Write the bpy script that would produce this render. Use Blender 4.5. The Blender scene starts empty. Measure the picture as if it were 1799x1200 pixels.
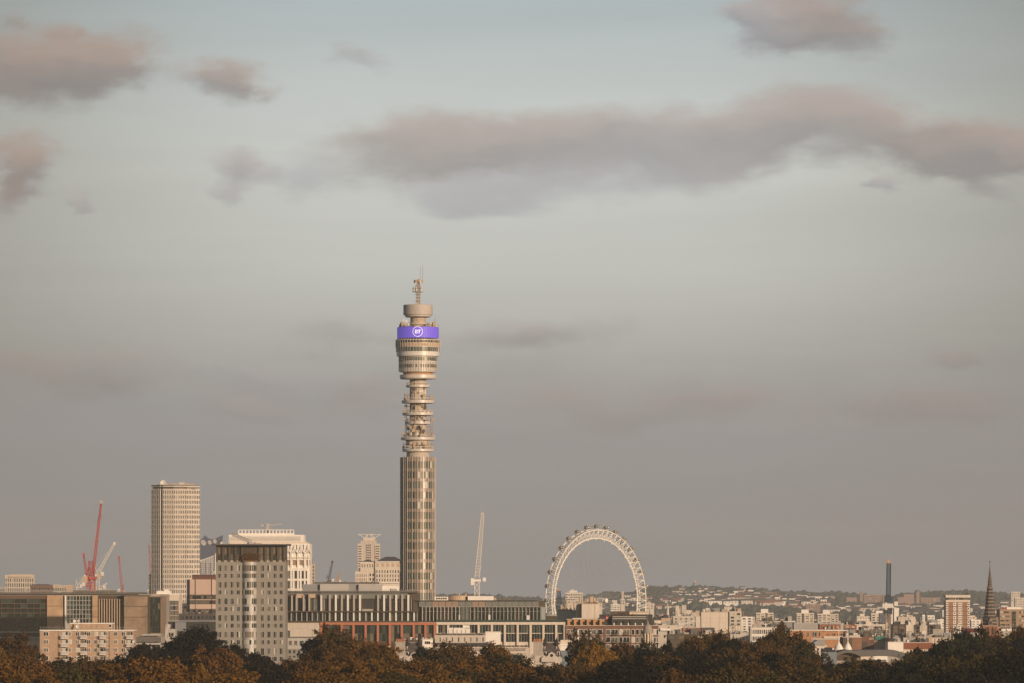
import bpy, math, random
from mathutils import Vector, Matrix, noise as mnoise
R = math.radians
rnd = random.Random(7)
SC = bpy.context.scene
COL = SC.collection

# ------------------------------------------------------------------ camera (a long lens on a hill)
F, CX, HY, CZ = 10200.0, 899.5, 1055.0, 39.0       # focal length in photo pixels, principal column, horizon row, eye height
def X(px, Y): return (px - CX) * Y / F
def Z(py, Y): return CZ + (HY - py) * Y / F
cam_d = bpy.data.cameras.new('camera'); cam = bpy.data.objects.new('camera', cam_d); COL.objects.link(cam)
cam.location = (0, 0, CZ); cam.rotation_euler = (R(90), 0, 0)
cam_d.sensor_width = 36; cam_d.lens = 36 * F / 1799.0
cam_d.shift_y = (HY - 600) / 1799.0
cam_d.clip_start = 5; cam_d.clip_end = 60000
SC.camera = cam

# ------------------------------------------------------------------ colour management
SC.view_settings.view_transform = 'Standard'; SC.view_settings.look = 'None'
SC.view_settings.exposure = 0.0; SC.view_settings.gamma = 1.0
SC.cycles.max_bounces = 6; SC.cycles.volume_bounces = 1
SC.cycles.volume_step_rate = 4; SC.cycles.volume_max_steps = 64

def lin(c):
    return tuple(((v / 255.0) / 12.92 if v <= 10.31 else (((v / 255.0) + 0.055) / 1.055) ** 2.4) for v in c)

# ------------------------------------------------------------------ sun
SUN_AZ, SUN_EL = R(180 - 36), R(10)                # azimuth clockwise from +Y (the view direction): behind, to the right
sdir = Vector((math.sin(SUN_AZ) * math.cos(SUN_EL), math.cos(SUN_AZ) * math.cos(SUN_EL), math.sin(SUN_EL)))
sd = bpy.data.lights.new('sun', 'SUN'); sd.energy = 4.1; sd.angle = R(0.5); sd.color = (1.0, 0.765, 0.565)
so = bpy.data.objects.new('sun', sd); COL.objects.link(so); so.location = (0, -200, 400)
so.rotation_euler = sdir.to_track_quat('Z', 'Y').to_euler()

# ------------------------------------------------------------------ sky: Nishita overhead, a pale evening veil with drifting clouds low down
W = bpy.data.worlds.new('World'); SC.world = W; W.use_nodes = True
nt = W.node_tree; N = nt.nodes; L = nt.links
for n in list(N): N.remove(n)
def nd(t, **k):
    n = N.new(t)
    for a, b in k.items(): setattr(n, a, b)
    return n
def setin(n, i, v):
    if hasattr(v, 'is_output') or isinstance(v, bpy.types.NodeSocket): L.new(v, n.inputs[i])
    else: n.inputs[i].default_value = v
def mth(op, a, b=0.0, c=0.0, clamp=False):
    n = nd('ShaderNodeMath', operation=op, use_clamp=clamp); setin(n, 0, a); setin(n, 1, b)
    if op in ('MULTIPLY_ADD', 'SMOOTH_MIN'): setin(n, 2, c)
    return n.outputs[0]
def vmt(op, a, b=(0, 0, 0)):
    n = nd('ShaderNodeVectorMath', operation=op); setin(n, 0, a); setin(n, 1, b)
    return n.outputs['Value'] if op in ('LENGTH', 'DOT_PRODUCT') else n.outputs[0]
def rng(v, a, b, c=0.0, d=1.0, smooth=True):
    n = nd('ShaderNodeMapRange', interpolation_type='SMOOTHSTEP' if smooth else 'LINEAR', clamp=True)
    for i, q in enumerate((v, a, b, c, d)): setin(n, i, q)
    return n.outputs[0]
def mixc(f, a, b):
    n = nd('ShaderNodeMix', data_type='RGBA'); setin(n, 0, f)
    for i, q in ((6, a), (7, b)):
        setin(n, i, q if not isinstance(q, tuple) or len(q) == 4 else (*q, 1))
    return n.outputs[2]
sky = nd('ShaderNodeTexSky', sky_type='NISHITA'); sky.sun_disc = False
sky.sun_elevation = SUN_EL; sky.sun_rotation = SUN_AZ
skyc = vmt('SCALE', sky.outputs[0]); skyc.node.inputs['Scale'].default_value = 0.07
tc = nd('ShaderNodeTexCoord'); sep = nd('ShaderNodeSeparateXYZ'); L.new(tc.outputs['Generated'], sep.inputs[0])
ay = mth('MAXIMUM', mth('ABSOLUTE', sep.outputs[1]), 0.02)
U = mth('DIVIDE', sep.outputs[0], ay); V = mth('DIVIDE', sep.outputs[2], ay)     # tangents of azimuth and elevation
U = mth('MULTIPLY', U, 10.2); V = mth('MULTIPLY', V, 10.2)                      # ~1 unit = 5.6 degrees
cmb = nd('ShaderNodeCombineXYZ'); L.new(U, cmb.inputs[0]); L.new(V, cmb.inputs[1]); P0 = cmb.outputs[0]
def nz(scale, detail, sx=1.0, sy=1.0, off=0.0, rough=0.5):
    m = nd('ShaderNodeMapping'); L.new(P0, m.inputs[0]); m.inputs['Scale'].default_value = (sx, sy, 1); m.inputs['Location'].default_value = (off, off * 1.7, off)
    t = nd('ShaderNodeTexNoise'); L.new(m.outputs[0], t.inputs['Vector'])
    t.inputs['Scale'].default_value = scale; t.inputs['Detail'].default_value = detail; t.inputs['Roughness'].default_value = rough
    return t
nw = nz(4.2, 5, 1.0, 1.9, 3.1, .55); nw2 = nz(13, 5, 1.0, 2.0, 9.7, .6)
w1 = vmt('MULTIPLY', vmt('SUBTRACT', nw.outputs['Color'], (.5, .5, .5)), (.26, .10, 0))
w2 = vmt('MULTIPLY', vmt('SUBTRACT', nw2.outputs['Color'], (.5, .5, .5)), (.10, .040, 0))
P = vmt('ADD', vmt('ADD', P0, w1), w2)
# clouds: (left, right, top, bottom) in the same units the photo was measured in, opacity, warmth
CL = [(-110,295,42,188,1.1,1.0),(60,285,60,168,.5,1.0),(305,500,112,192,.75,.6),(380,530,104,168,.45,.8),(585,705,78,120,.55,.3),(-60,105,236,345,.85,1.2),
      (-40,50,300,400,.4,1.2),(345,510,258,322,.8,.2),(480,640,268,335,.6,-.5),(580,900,186,318,.85,.5),(760,1150,190,318,.9,.45),(1000,1400,182,326,.95,.3),
      (1250,1640,160,290,.95,.5),(1540,1860,190,322,1.0,.7),(1600,1850,230,330,.7,.3),(660,960,310,372,.7,-.7),(820,1250,292,366,.45,-.5),
      (1245,1420,8,92,.6,-.2),(1290,1575,-14,100,1.0,.75),(115,185,338,372,.6,.2),(360,460,318,354,.6,0),(480,560,326,356,.3,-.3),(1530,1590,314,342,.7,0),
      (1700,1830,322,362,.4,.2),(440,740,558,618,.48,.6),(780,1160,546,618,.45,.5),(1640,1760,604,650,.35,.9),(340,470,628,672,.3,-.4),(-20,60,0,44,.5,.9),(60,130,26,56,.4,.6),(1110,1210,14,50,.25,.9),(-120,420,590,700,.5,.9),(380,720,636,704,.4,.1),(860,1400,676,756,.46,.9),(1360,1900,690,764,.42,.9),(560,720,670,760,.3,1.3),(300,620,690,760,.3,.5),(700,1000,570,610,.25,.4),(1300,1560,590,620,.2,.8)]
den = top = warm = None
for (x0, x1, y0, y1, o, wm) in CL:
    cx, cy, hw, hh = ((x0+x1)/2-CX)/1000, (HY-(y0+y1)/2)/1000, (x1-x0)/2000*1.16, (y1-y0)/2000*1.32
    q = vmt('MULTIPLY', vmt('SUBTRACT', P, (cx, cy, 0)), (1/hw, 1/hh, 0))
    m = mth('MULTIPLY', rng(vmt('LENGTH', q), 1.22, .12), o)
    t = mth('MULTIPLY', m, vmt('DOT_PRODUCT', q, (0.12, 1, 0))); w_ = mth('MULTIPLY', m, wm)
    den = m if den is None else mth('ADD', den, m); top = t if top is None else mth('ADD', top, t); warm = w_ if warm is None else mth('ADD', warm, w_)
dd = mth('MAXIMUM', den, .001)
rel = mth('DIVIDE', top, dd); wrm = mth('DIVIDE', warm, dd)
fb = nz(7, 6, .8, 2.1, 21.3, .58)
cov = mth('ADD', mth('MINIMUM', den, 1.15), mth('MULTIPLY', mth('SUBTRACT', fb.outputs['Fac'], .5), .95))
alpha = rng(cov, .07, .98)
alpha = mth('MULTIPLY', alpha, rng(den, .0, .25))
relN = mth('ADD', rel, mth('MULTIPLY', mth('SUBTRACT', fb.outputs['Fac'], .5), 1.1))
# clear veil colours by elevation (V = 1.055 at the top of the picture)
ramp = nd('ShaderNodeValToRGB'); L.new(mth('DIVIDE', V, 1.2), ramp.inputs[0])
RAMP = [(0.0, (139,136,132)), (.10, (148,146,142)), (.25, (168,166,163)), (.38, (182,181,175)), (.50, (197,198,192)), (.63, (203,205,199)), (.74, (195,200,197)), (.86, (184,194,195)), (1.0, (172,186,190))]
cr = ramp.color_ramp; cr.elements[0].position = 0; cr.elements[0].color = (*lin(RAMP[0][1]), 1)
cr.elements[1].position = 1; cr.elements[1].color = (*lin(RAMP[-1][1]), 1)
for p_, c_ in RAMP[1:-1]:
    e = cr.elements.new(p_); e.color = (*lin(c_), 1)
side = rng(mth('ABSOLUTE', mth('SUBTRACT', U, .0)), .25, 1.3)                     # veil colour darkened and browned towards both sides, as a painted vignette
veil = mixc(mth('MULTIPLY', side, .62), ramp.outputs[0], lin((118, 113, 100)))
bandn = nz(2.3, 4, .35, 3.2, 41.0, .5)
bandm = mth('MULTIPLY', rng(bandn.outputs['Fac'], .42, .68), rng(V, .65, .2))
veil = mixc(mth('MULTIPLY', bandm, .4), veil, lin((158, 146, 140)))
# low grey cloud bank
bank = mth('MULTIPLY', rng(mth('ADD', V, mth('ADD', mth('MULTIPLY', mth('SUBTRACT', nw.outputs['Fac'], .5), .22), mth('MULTIPLY', mth('SUBTRACT', bandn.outputs['Fac'], .5), .25))), .50, .28), .5)
veil = mixc(bank, veil, lin((149, 144, 145)))
strk = nz(1.6, 6, .22, 3.0, 77.0, .6)
stf = mth('MULTIPLY_ADD', mth('SUBTRACT', strk.outputs['Fac'], .5), .34, 1.0)
sv = vmt('SCALE', veil); L.new(stf, sv.node.inputs['Scale']); veil = sv
cwarm = mixc(rng(wrm, -.4, 1.0), lin((186, 183, 185)), lin((172, 145, 131)))
cbase = mixc(rng(wrm, -.4, 1.0), lin((156, 156, 163)), lin((126, 114, 112)))
ccol = mixc(rng(relN, -.55, .55), cbase, cwarm)
dim = vmt('SCALE', ccol); L.new(rng(V, .25, .75, .93, 1.0), dim.node.inputs['Scale'])            # low clouds sit deeper in the evening murk
low = mixc(mth('MULTIPLY', alpha, .70), veil, dim)
fac = mth('MULTIPLY', rng(V, 3.2, 1.2), rng(sep.outputs[1], -.25, .1))           # overhead and behind the hill the clear Nishita sky takes over
colr = mixc(fac, skyc, low)
bg = nd('ShaderNodeBackground'); L.new(colr, bg.inputs[0]); bg.inputs[1].default_value = 1.0
wo = nd('ShaderNodeOutputWorld'); L.new(bg.outputs[0], wo.inputs[0])
W.cycles.sampling_method = 'MANUAL'; W.cycles.sample_map_resolution = 512

# ------------------------------------------------------------------ materials
MC = {}
def mat(name, rgb, rough=.85, var=.12, scale=.15, metal=0.0, spec=.3, emit=0.0, streak=False, obj_colour=False, bump=0.0):
    if name in MC: return MC[name]
    m = bpy.data.materials.new(name); m.use_nodes = True; t = m.node_tree; b = t.nodes['Principled BSDF']
    b.inputs['Roughness'].default_value = rough; b.inputs['Metallic'].default_value = metal; b.inputs['Specular IOR Level'].default_value = spec
    if var > 0 or obj_colour:
        c = t.nodes.new('ShaderNodeTexCoord'); n = t.nodes.new('ShaderNodeTexNoise'); mp = t.nodes.new('ShaderNodeMapping')
        t.links.new(c.outputs['Object'], mp.inputs[0]); t.links.new(mp.outputs[0], n.inputs['Vector'])
        if streak: mp.inputs['Scale'].default_value = (3, 3, .25)
        n.inputs['Scale'].default_value = scale; n.inputs['Detail'].default_value = 5; n.inputs['Roughness'].default_value = .65
        r = t.nodes.new('ShaderNodeMapRange'); r.inputs[1].default_value = .3; r.inputs[2].default_value = .7
        r.inputs[3].default_value = 1 - var; r.inputs[4].default_value = 1 + var; t.links.new(n.outputs['Fac'], r.inputs[0])
        s = t.nodes.new('ShaderNodeVectorMath'); s.operation = 'SCALE'; s.inputs[0].default_value = rgb
        if obj_colour:
            oi = t.nodes.new('ShaderNodeObjectInfo'); t.links.new(oi.outputs['Color'], s.inputs[0])
        t.links.new(r.outputs[0], s.inputs['Scale']); t.links.new(s.outputs[0], b.inputs['Base Color'])
    else: b.inputs['Base Color'].default_value = (*rgb, 1)
    if emit: b.inputs['Emission Color'].default_value = (*rgb, 1); b.inputs['Emission Strength'].default_value = emit
    MC[name] = m; return m
stone   = mat('pale_stone', (.50,.43,.36), streak=True, scale=.4)
stone2  = mat('cream_stone', (.60,.51,.42), streak=True, scale=.3)
white   = mat('white_paint', (.74,.68,.61), var=.07)
conc    = mat('concrete', (.36,.31,.26), streak=True, scale=.4, var=.18)
grey    = mat('grey_cladding', (.25,.222,.19), var=.07, rough=.6)
greyl   = mat('light_grey_cladding', (.40,.37,.34), var=.08, rough=.55)
tan     = mat('tan_stone', (.47,.34,.235), var=.12, streak=True, scale=.5)
ochre   = mat('ochre_brick', (.40,.27,.18), var=.12, scale=.6)
brick   = mat('brown_brick', (.17,.09,.062), var=.15, scale=.6)
redb    = mat('red_brick', (.26,.105,.062), var=.18, scale=.6)
orange  = mat('orange_brick', (.40,.20,.10), var=.12, scale=.5)
terra   = mat('terracotta', (.42,.155,.085), var=.08, scale=.4)
pink    = mat('pink_concrete', (.50,.36,.29), var=.06, scale=.3)
dark    = mat('dark_metal', (.045,.038,.032), rough=.5, var=.1)
bronze  = mat('bronze_metal', (.10,.072,.048), rough=.45, var=.12, metal=.3)
slate   = mat('slate_roof', (.085,.068,.062), var=.2, scale=1.2)
roofg   = mat('grey_roof', (.13,.115,.10), var=.15)
lead    = mat('lead_roof', (.27,.26,.25), var=.12, rough=.5)
green   = mat('green_hoarding', (.05,.17,.13), var=.12)
redp    = mat('red_paint', (.42,.075,.055), rough=.5, var=.08)
bluep   = mat('blue_paint', (.025,.042,.06), rough=.5, var=.08)
orangep = mat('orange_paint', (.55,.26,.08), rough=.5, var=.05)
greenp  = mat('green_paint', (.07,.15,.09), rough=.5, var=.05)
offw    = mat('off_white_metal', (.62,.57,.51), rough=.45, var=.06)
glass   = mat('dark_glass', (.012,.016,.014), rough=.10, var=0, spec=.9)
glass2  = mat('green_glass', (.035,.055,.045), rough=.12, var=0, spec=.9)
glass3  = mat('grey_glass', (.10,.105,.095), rough=.16, var=0, spec=.7)
blind   = mat('window_blind', (.48,.45,.38), rough=.35, var=.05, spec=.6)
shade   = mat('half_lit_room', (.16,.125,.09), rough=.2, var=.15, spec=.6)
redsign = mat('red_sign', (.35,.03,.03), rough=.5, var=0)
bluesc  = mat('blue_grey_panel', (.17,.20,.22), rough=.4, var=.05)
pot     = mat('clay_pot', (.45,.19,.09), var=.1)
GL  = [(glass,6),(glass2,3),(glass3,1),(shade,1),(blind,.6)]
GLD = [(glass,8),(glass2,3),(shade,.6)]
GLB = [(glass,3),(glass2,2),(glass3,2),(shade,2),(blind,2)]
GLG = [(glass2,5),(glass3,3),(glass,3),(blind,1)]

# ------------------------------------------------------------------ mesh builder
class MB:
    def __init__(s): s.v, s.f, s.m, s.mats = [], [], [], []
    def mi(s, m):
        if m is None: return 0
        if m not in s.mats: s.mats.append(m)
        return s.mats.index(m)
    def poly(s, vs, fs, m=None):
        k = len(s.v); i = s.mi(m); s.v += [tuple(v) for v in vs]
        for f in fs: s.f.append(tuple(k + j for j in f)); s.m.append(i)
    def box(s, x0, x1, y0, y1, z0, z1, m=None):
        s.poly([(x0,y0,z0),(x1,y0,z0),(x1,y1,z0),(x0,y1,z0),(x0,y0,z1),(x1,y0,z1),(x1,y1,z1),(x0,y1,z1)],
               [(3,2,1,0),(4,5,6,7),(0,1,5,4),(1,2,6,5),(2,3,7,6),(3,0,4,7)], m)
    def prism(s, pts, z0, z1, m=None, cap=True):       # pts CCW from above
        n = len(pts); vs = [(x,y,z0) for x,y in pts] + [(x,y,z1) for x,y in pts]
        fs = [(i,(i+1)%n,n+(i+1)%n,n+i) for i in range(n)]
        if cap: fs += [tuple(range(n-1,-1,-1)), tuple(range(n,2*n))]
        s.poly(vs, fs, m)
    def tube(s, p, q, r, m=None, n=4, r2=None):
        p, q = Vector(p), Vector(q); d = q - p
        if d.length < 1e-6: return
        a = d.orthogonal().normalized(); b = d.normalized().cross(a); r2 = r if r2 is None else r2
        vs = []
        for c, rr in ((p, r), (q, r2)):
            for i in range(n):
                t = 2*math.pi*(i+.5)/n; vs.append(c + a*math.cos(t)*rr + b*math.sin(t)*rr)
        fs = [(i,(i+1)%n,n+(i+1)%n,n+i) for i in range(n)] + [tuple(range(n-1,-1,-1)), tuple(range(n,2*n))]
        s.poly(vs, fs, m)
    def lathe(s, prof, n=32, m=None, cx=0, cy=0, caps=True, a0=0, a1=2*math.pi):   # prof: (r, z) from bottom to top
        full = abs(a1 - a0 - 2*math.pi) < 1e-6; k = n if full else n + 1; vs = []
        for r, z in prof:
            for i in range(k):
                t = a0 + (a1-a0)*i/n; vs.append((cx + r*math.cos(t), cy + r*math.sin(t), z))
        fs = []
        for j in range(len(prof)-1):
            for i in range(n):
                i2 = (i+1) % k; fs.append((j*k+i, j*k+i2, (j+1)*k+i2, (j+1)*k+i))
        if caps: fs += [tuple(range(k-1,-1,-1)), tuple(range((len(prof)-1)*k, len(prof)*k))]
        s.poly(vs, fs, m)
    def gable(s, x0, x1, y0, y1, z0, z1, m=None, hip=0.0, along='x'):
        if along == 'x':
            ym = (y0+y1)/2
            vs = [(x0,y0,z0),(x1,y0,z0),(x1,y1,z0),(x0,y1,z0),(x0+hip,ym,z1),(x1-hip,ym,z1)]
            fs = [(3,2,1,0),(0,1,5,4),(2,3,4,5),(1,2,5),(3,0,4)]
        else:
            xm = (x0+x1)/2
            vs = [(x0,y0,z0),(x1,y0,z0),(x1,y1,z0),(x0,y1,z0),(xm,y0+hip,z1),(xm,y1-hip,z1)]
            fs = [(3,2,1,0),(0,1,4),(1,2,5,4),(2,3,5),(3,0,4,5)]
        s.poly(vs, fs, m)
    def mesh(s, name, m=None):
        me = bpy.data.meshes.new(name); me.from_pydata(s.v, [], s.f)
        ms = s.mats if s.mats else [m]
        for q in ms: me.materials.append(q)
        if len(ms) > 1: me.polygons.foreach_set('material_index', s.m)
        return me
    def build(s, name, m=None, parent=None, smooth=False):
        if not s.v: return None
        me = s.mesh(name, m)
        if smooth:
            me.polygons.foreach_set('use_smooth', [True]*len(me.polygons))
            me.set_sharp_from_angle(angle=R(35))
        return put(name, me, parent)
def put(name, me, parent=None):
    o = bpy.data.objects.new(name, me); COL.objects.link(o)
    if parent is not None: o.parent = parent
    return o
def tag(o, label=None, cat=None, group=None, kind=None):
    for k, v in (('label', label), ('category', cat), ('group', group), ('kind', kind)):
        if v: o[k] = v
    return o
def empty(name, loc, label, cat, group=None, rot=0.0):
    o = bpy.data.objects.new(name, None); COL.objects.link(o); o.location = loc; o.rotation_euler = (0, 0, rot); o.empty_display_size = 1
    return tag(o, label, cat, group)
def copy_tree(o, parent=None):
    c = o.copy(); COL.objects.link(c); c.parent = parent
    for ch in list(o.children): copy_tree(ch, c)
    return c

def pick(ws):
    t = rnd.random() * sum(w for _, w in ws)
    for m, w in ws:
        t -= w
        if t <= 0: return m
    return ws[-1][0]

# ------------------------------------------------------------------ building helper: px/py are measured on the front face at distance Y
class B:
    def __init__(s, name, label, px0, px1, pyt, Y, m=None, d=14.0, rot=0.0, side=0.0, cat='building', group=None, py_base=None):
        s.Y, s.k, s.rot = Y, Y / F, R(rot); s.c = math.cos(s.rot); s.px0, s.px1 = px0, px1
        if rot and side: d = side * s.k / abs(math.sin(s.rot))
        f0, f1 = (px0 + side, px1) if rot > 0 else (px0, px1 - side)
        s.pc = (f0 + f1) / 2; s.w = (f1 - f0) * s.k / s.c; s.d = d; s.h = Z(pyt, Y); s.m = m; s.f0, s.f1 = f0, f1
        s.root = empty(name, (X(s.pc, Y), Y, 0), label, cat, group, s.rot)
        s.wall = MB(); s.parts = []; s.wins = []
        if m is not None: s.wall.box(-s.w/2, s.w/2, 0, d, 0, s.h, m)
    def u(s, px): return (px - s.pc) * s.k / s.c
    def z(s, py): return Z(py, s.Y)
    def fb(s, mb, face, u0, u1, o0, o1, z0, z1, m=None, w=None):      # box on a face: u along it, o outwards
        if face == 'F': mb.box(u0, u1, -o1, -o0, z0, z1, m)
        elif face == 'L': mb.box(-s.w/2-o1, -s.w/2-o0, u0, u1, z0, z1, m)
        elif face == 'R': mb.box(s.w/2+o0, s.w/2+o1, u0, u1, z0, z1, m)
    def pbox(s, px0, px1, py0, py1, y0=0.0, y1=None, m=None, mb=None):  # box given by its picture extent on the front
        (mb or s.wall).box(s.u(px0), s.u(px1), y0, s.d if y1 is None else y1, s.z(py1), s.z(py0), m or s.m)
    def grid(s, px0, px1, py0, py1, nx, nz, fx=.6, fz=.6, g=GL, relief=.3, m=None, face='F', at=0.0, alignz=.5, name='window', mull=0):
        """nx x nz windows between raised piers and spandrels; the openings are what the relief leaves free"""
        m = m or s.m
        if face == 'F': u0, u1 = s.u(px0), s.u(px1)
        else: u0, u1 = px0 * s.d, px1 * s.d                            # fractions of the depth
        z1, z0 = s.z(py0), s.z(py1); du, dz = (u1-u0)/nx, (z1-z0)/nz
        if relief > 0:
            e = .003
            for i in range(nx+1):
                a = u0 + i*du - (du*(1-fx)/2 if i else 0); b = u0 + i*du + (du*(1-fx)/2 if i < nx else 0)
                s.fb(s.wall, face, a, b, at, at+relief, z0, z1, m)
            for j in range(nz+1):
                a = z0 + j*dz - (dz*(1-fz)*(1-alignz) if j else 0); b = z0 + j*dz + (dz*(1-fz)*alignz if j < nz else 0)
                if b - a > .01: s.fb(s.wall, face, u0+.01, u1-.01, at, at+relief-.02, a+(.01 if not j else 0), b-(.01 if j==nz else 0), m)
        for j in range(nz):
            for i in range(nx):
                s.win(face, u0 + (i+.5)*du, z0 + j*dz + dz*(1-fz)*alignz + dz*fz/2, du*fx, dz*fz, pick(g), at, name, mull)
    def win(s, face, uc, zc, wu, wz, m, at=0.0, name='window', mull=0):
        s.wins.append((face, uc, zc, wu, wz, m, at, name, mull))
    def winp(s, px0, px1, py0, py1, m=None, face='F', at=0.0, name='window', frame=None, mull=0):
        z0, z1 = s.z(py1), s.z(py0); a, b = s.u(px0), s.u(px1)
        if frame: s.fb(s.wall, 'F', a-.12, b+.12, at, at+.08, z0-.12, z1+.12, frame); at += .08
        s.win(face, (a+b)/2, (z0+z1)/2, b-a, z1-z0, m or pick(GL), at, name, mull)
    def part(s, name, mb, m=None, label=None, smooth=False):
        o = mb.build(name, m, s.root, smooth)
        if o and label: o['label'] = label
        return o
    def clutter(s, n, seed=0, hmax=2.4):
        r = random.Random(seed + int(s.pc)); b = MB()
        for _ in range(n):
            w, dd, hh = r.uniform(.4, 3.2), r.uniform(.5, 3), r.uniform(.4, hmax)*r.random()+.3; x = r.uniform(-s.w/2+.5, s.w/2-w-.5); y = r.uniform(.6, max(1, s.d*.6))
            b.box(x, x+w, y, y+dd, s.h+.004, s.h+hh, r.choice([lead, conc, roofg, offw, stone, dark, bronze, greyl]))
            if r.random() < .25: b.tube((x, y, s.h), (x, y, s.h+r.uniform(2, 4.5)), .06, greyl, 4)
        s.part('roof_equipment', b)
    def done(s):
        s.part('wall', s.wall, s.m)
        cache = {}; byn = {}
        for w in s.wins: byn.setdefault(w[7], []).append(w)
        for nm, ws in byn.items():
            ws.sort(key=lambda w: -w[3]*w[4]); rest = MB()
            for i, (face, uc, zc, wu, wz, m, at, _, mull) in enumerate(ws):
                if i < 100:
                    k = (face == 'F', round(wu, 2), round(wz, 2), m.name, mull)
                    if k not in cache:
                        b = MB(); a, c = wu/2-.004, wz/2-.004
                        if face == 'F': b.box(-a, a, -.06, 0, -c, c, m)
                        else: b.box(-.03, .03, -a, a, -c, c, m)
                        for q in range(mull):
                            x = -a + 2*a*(q+1)/(mull+1)
                            if face == 'F': b.box(x-.06, x+.06, -.14, -.062, -c, c, offw)
                        cache[k] = b.mesh(nm)
                    o = put(nm, cache[k], s.root)
                    if face == 'F': o.location = (uc, -at-.004, zc)
                    else: o.location = ((-s.w/2-at-.034) if face == 'L' else (s.w/2+at+.034), uc, zc)
                else: s.fb(rest, face, uc-wu/2+.004, uc+wu/2-.004, at+.004, at+.06, zc-wz/2, zc+wz/2, m)
            if rest.v:
                o = rest.build(nm, None, s.root); o['kind'] = 'stuff'
        return s.root

def lattice(mb, p, q, w, n, r, m=None, up=(0,1,0), w2=None):
    """square lattice boom from p to q"""
    p, q = Vector(p), Vector(q); d = (q-p).normalized(); a = d.cross(Vector(up)).normalized(); b = a.cross(d); w2 = w if w2 is None else w2
    def ring(t):
        c = p + (q-p)*t; h = (w + (w2-w)*t)/2
        return [c + a*i*h + b*j*h for i, j in ((-1,-1),(1,-1),(1,1),(-1,1))]
    prev = ring(0)
    for i in range(1, n+1):
        cur = ring(i/n)
        for k in range(4):
            mb.tube(prev[k], cur[k], r, m, 4); k2 = (k+1) % 4
            if i % 2: mb.tube(prev[k], cur[k2], r*.6, m, 3)
            else: mb.tube(prev[k2], cur[k], r*.6, m, 3)
            mb.tube(cur[k], cur[k2], r*.6, m, 3)
        prev = cur
# ================================================================== the air
hz = MB(); hz.box(-2600, 2600, -400, 14800, -1.5, 222)
hzo = hz.build('haze', None, None); hzo['kind'] = 'stuff'
hm = bpy.data.materials.new('haze_air'); hm.use_nodes = True; t = hm.node_tree
t.nodes.remove(t.nodes['Principled BSDF']); pv = t.nodes.new('ShaderNodeVolumePrincipled')
pv.inputs['Color'].default_value = (.76, .80, .82, 1); pv.inputs['Density'].default_value = 4.6e-5; pv.inputs['Anisotropy'].default_value = 0.0
t.links.new(pv.outputs[0], t.nodes['Material Output'].inputs['Volume'])
hzo.data.materials.clear(); hzo.data.materials.append(hm)

# ================================================================== ground and hills
def smooth(a, b, x):
    t = max(0, min(1, (x-a)/(b-a))); return t*t*(3-2*t)
RIDGE = [(-600,1056),(700,1056),(830,1054),(900,1058),(960,1062),(1000,1060),(1040,1056),(1075,1049),(1100,1052),(1140,1040),(1200,1042),(1240,1040),(1300,1043),(1330,1045),(1380,1049),(1400,1049),
         (1430,1051),(1480,1050),(1500,1054),(1560,1057),(1600,1052),(1650,1048),(1700,1049),(1740,1050),(1799,1053),(2600,1055)]
def ridge(px):
    for (a, ya), (b, yb) in zip(RIDGE, RIDGE[1:]):
        if a <= px <= b: return ya + (yb-ya)*smooth(a, b, px)
    return 1056
def ground_z(x, Y):
    if Y < 7600: return 10.0*(1-smooth(1600, 1760, Y))
    px = CX + x*F/Y
    zr = Z(ridge(px), 12200)
    t = smooth(7600, 12200, Y)
    z = zr * (t**1.15) + 5*math.sin(x*.006 + Y*.0011)*t*(1-t)*2 + 7*(mnoise.noise(Vector((x*.004, Y*.0016, 3))))*t*(1-t)*3
    if Y > 12200: z *= 1 - .5*smooth(12200, 14400, Y)
    return max(z, 0)
xs = [-2400 + 4800*i/120 for i in range(121)]; ys = [-300, 400, 800, 1200, 1590, 1620, 1650, 1680, 1710, 1740, 1770, 2000, 4000, 6000, 7600] + [7600 + (14500-7600)*i/90 for i in range(1, 91)]
vs = [(x, y, ground_z(x, y)) for y in ys for x in xs]; nx_ = len(xs)
gm = MB(); gm.poly(vs, [(j*nx_+i, j*nx_+i+1, (j+1)*nx_+i+1, (j+1)*nx_+i) for j in range(len(ys)-1) for i in range(nx_-1)])
g = gm.build('ground', mat('ground_green', (.055,.05,.03), var=.3, scale=.02), None, True); g['kind'] = 'structure'
hs = MB(); hs.lathe([(190, 9), (120, 17), (60, 30), (22, 36.2), (6, 37.3), (.5, 37.4)], 40, None, 0, -60)   # the hill the camera stands on
h = hs.build('hill', mat('hill_grass', (.06,.065,.025), var=.25, scale=.05), None, True); h['kind'] = 'structure'

# ================================================================== round telecom tower
TY = 2700; K = TY/F; TX = X(734.3, TY)
bt = empty('telecom_tower', (TX, TY, 0), 'tall round telecommunications tower with a glazed office shaft and a purple screen band', 'tower')
def zt(py): return Z(py, TY)
def ring(name, r, y0, y1, m, r2=None, n=64, label=None):
    b = MB(); b.lathe([(r*K if r2 is None else r2*K, zt(y1)), (r*K, zt(y0))], n); o = b.build(name, m, bt, True)
    if label: o['label'] = label
    return o
tw  = mat('tower_cladding', (.53,.475,.42), var=.08, rough=.38, spec=.6, streak=True, scale=.8)
tw2 = mat('tower_concrete', (.45,.375,.305), var=.14, rough=.8, streak=True, scale=.6)
twb = mat('tower_spandrel', (.25,.19,.145), rough=.35, var=.08, spec=.6)
twm = mat('tower_mullion', (.46,.39,.33), rough=.35, var=.05, spec=.6)
ring('shaft_core', 29.6, 806, 1212, twb, n=80)
NP = 40; FLS = 17.72
fl = [811 + i*FLS for i in range(23)]
b = MB(); ro = 31*K
b.lathe([(30.3*K, zt(811)), (30.3*K, zt(803.2))], NP)
for f in fl:
    y0, y1 = f + 12.3, f + FLS; b.lathe([(30.3*K, zt(y1)), (30.3*K, zt(y0))], NP)
b.build('spandrel', twb, bt)
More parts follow.
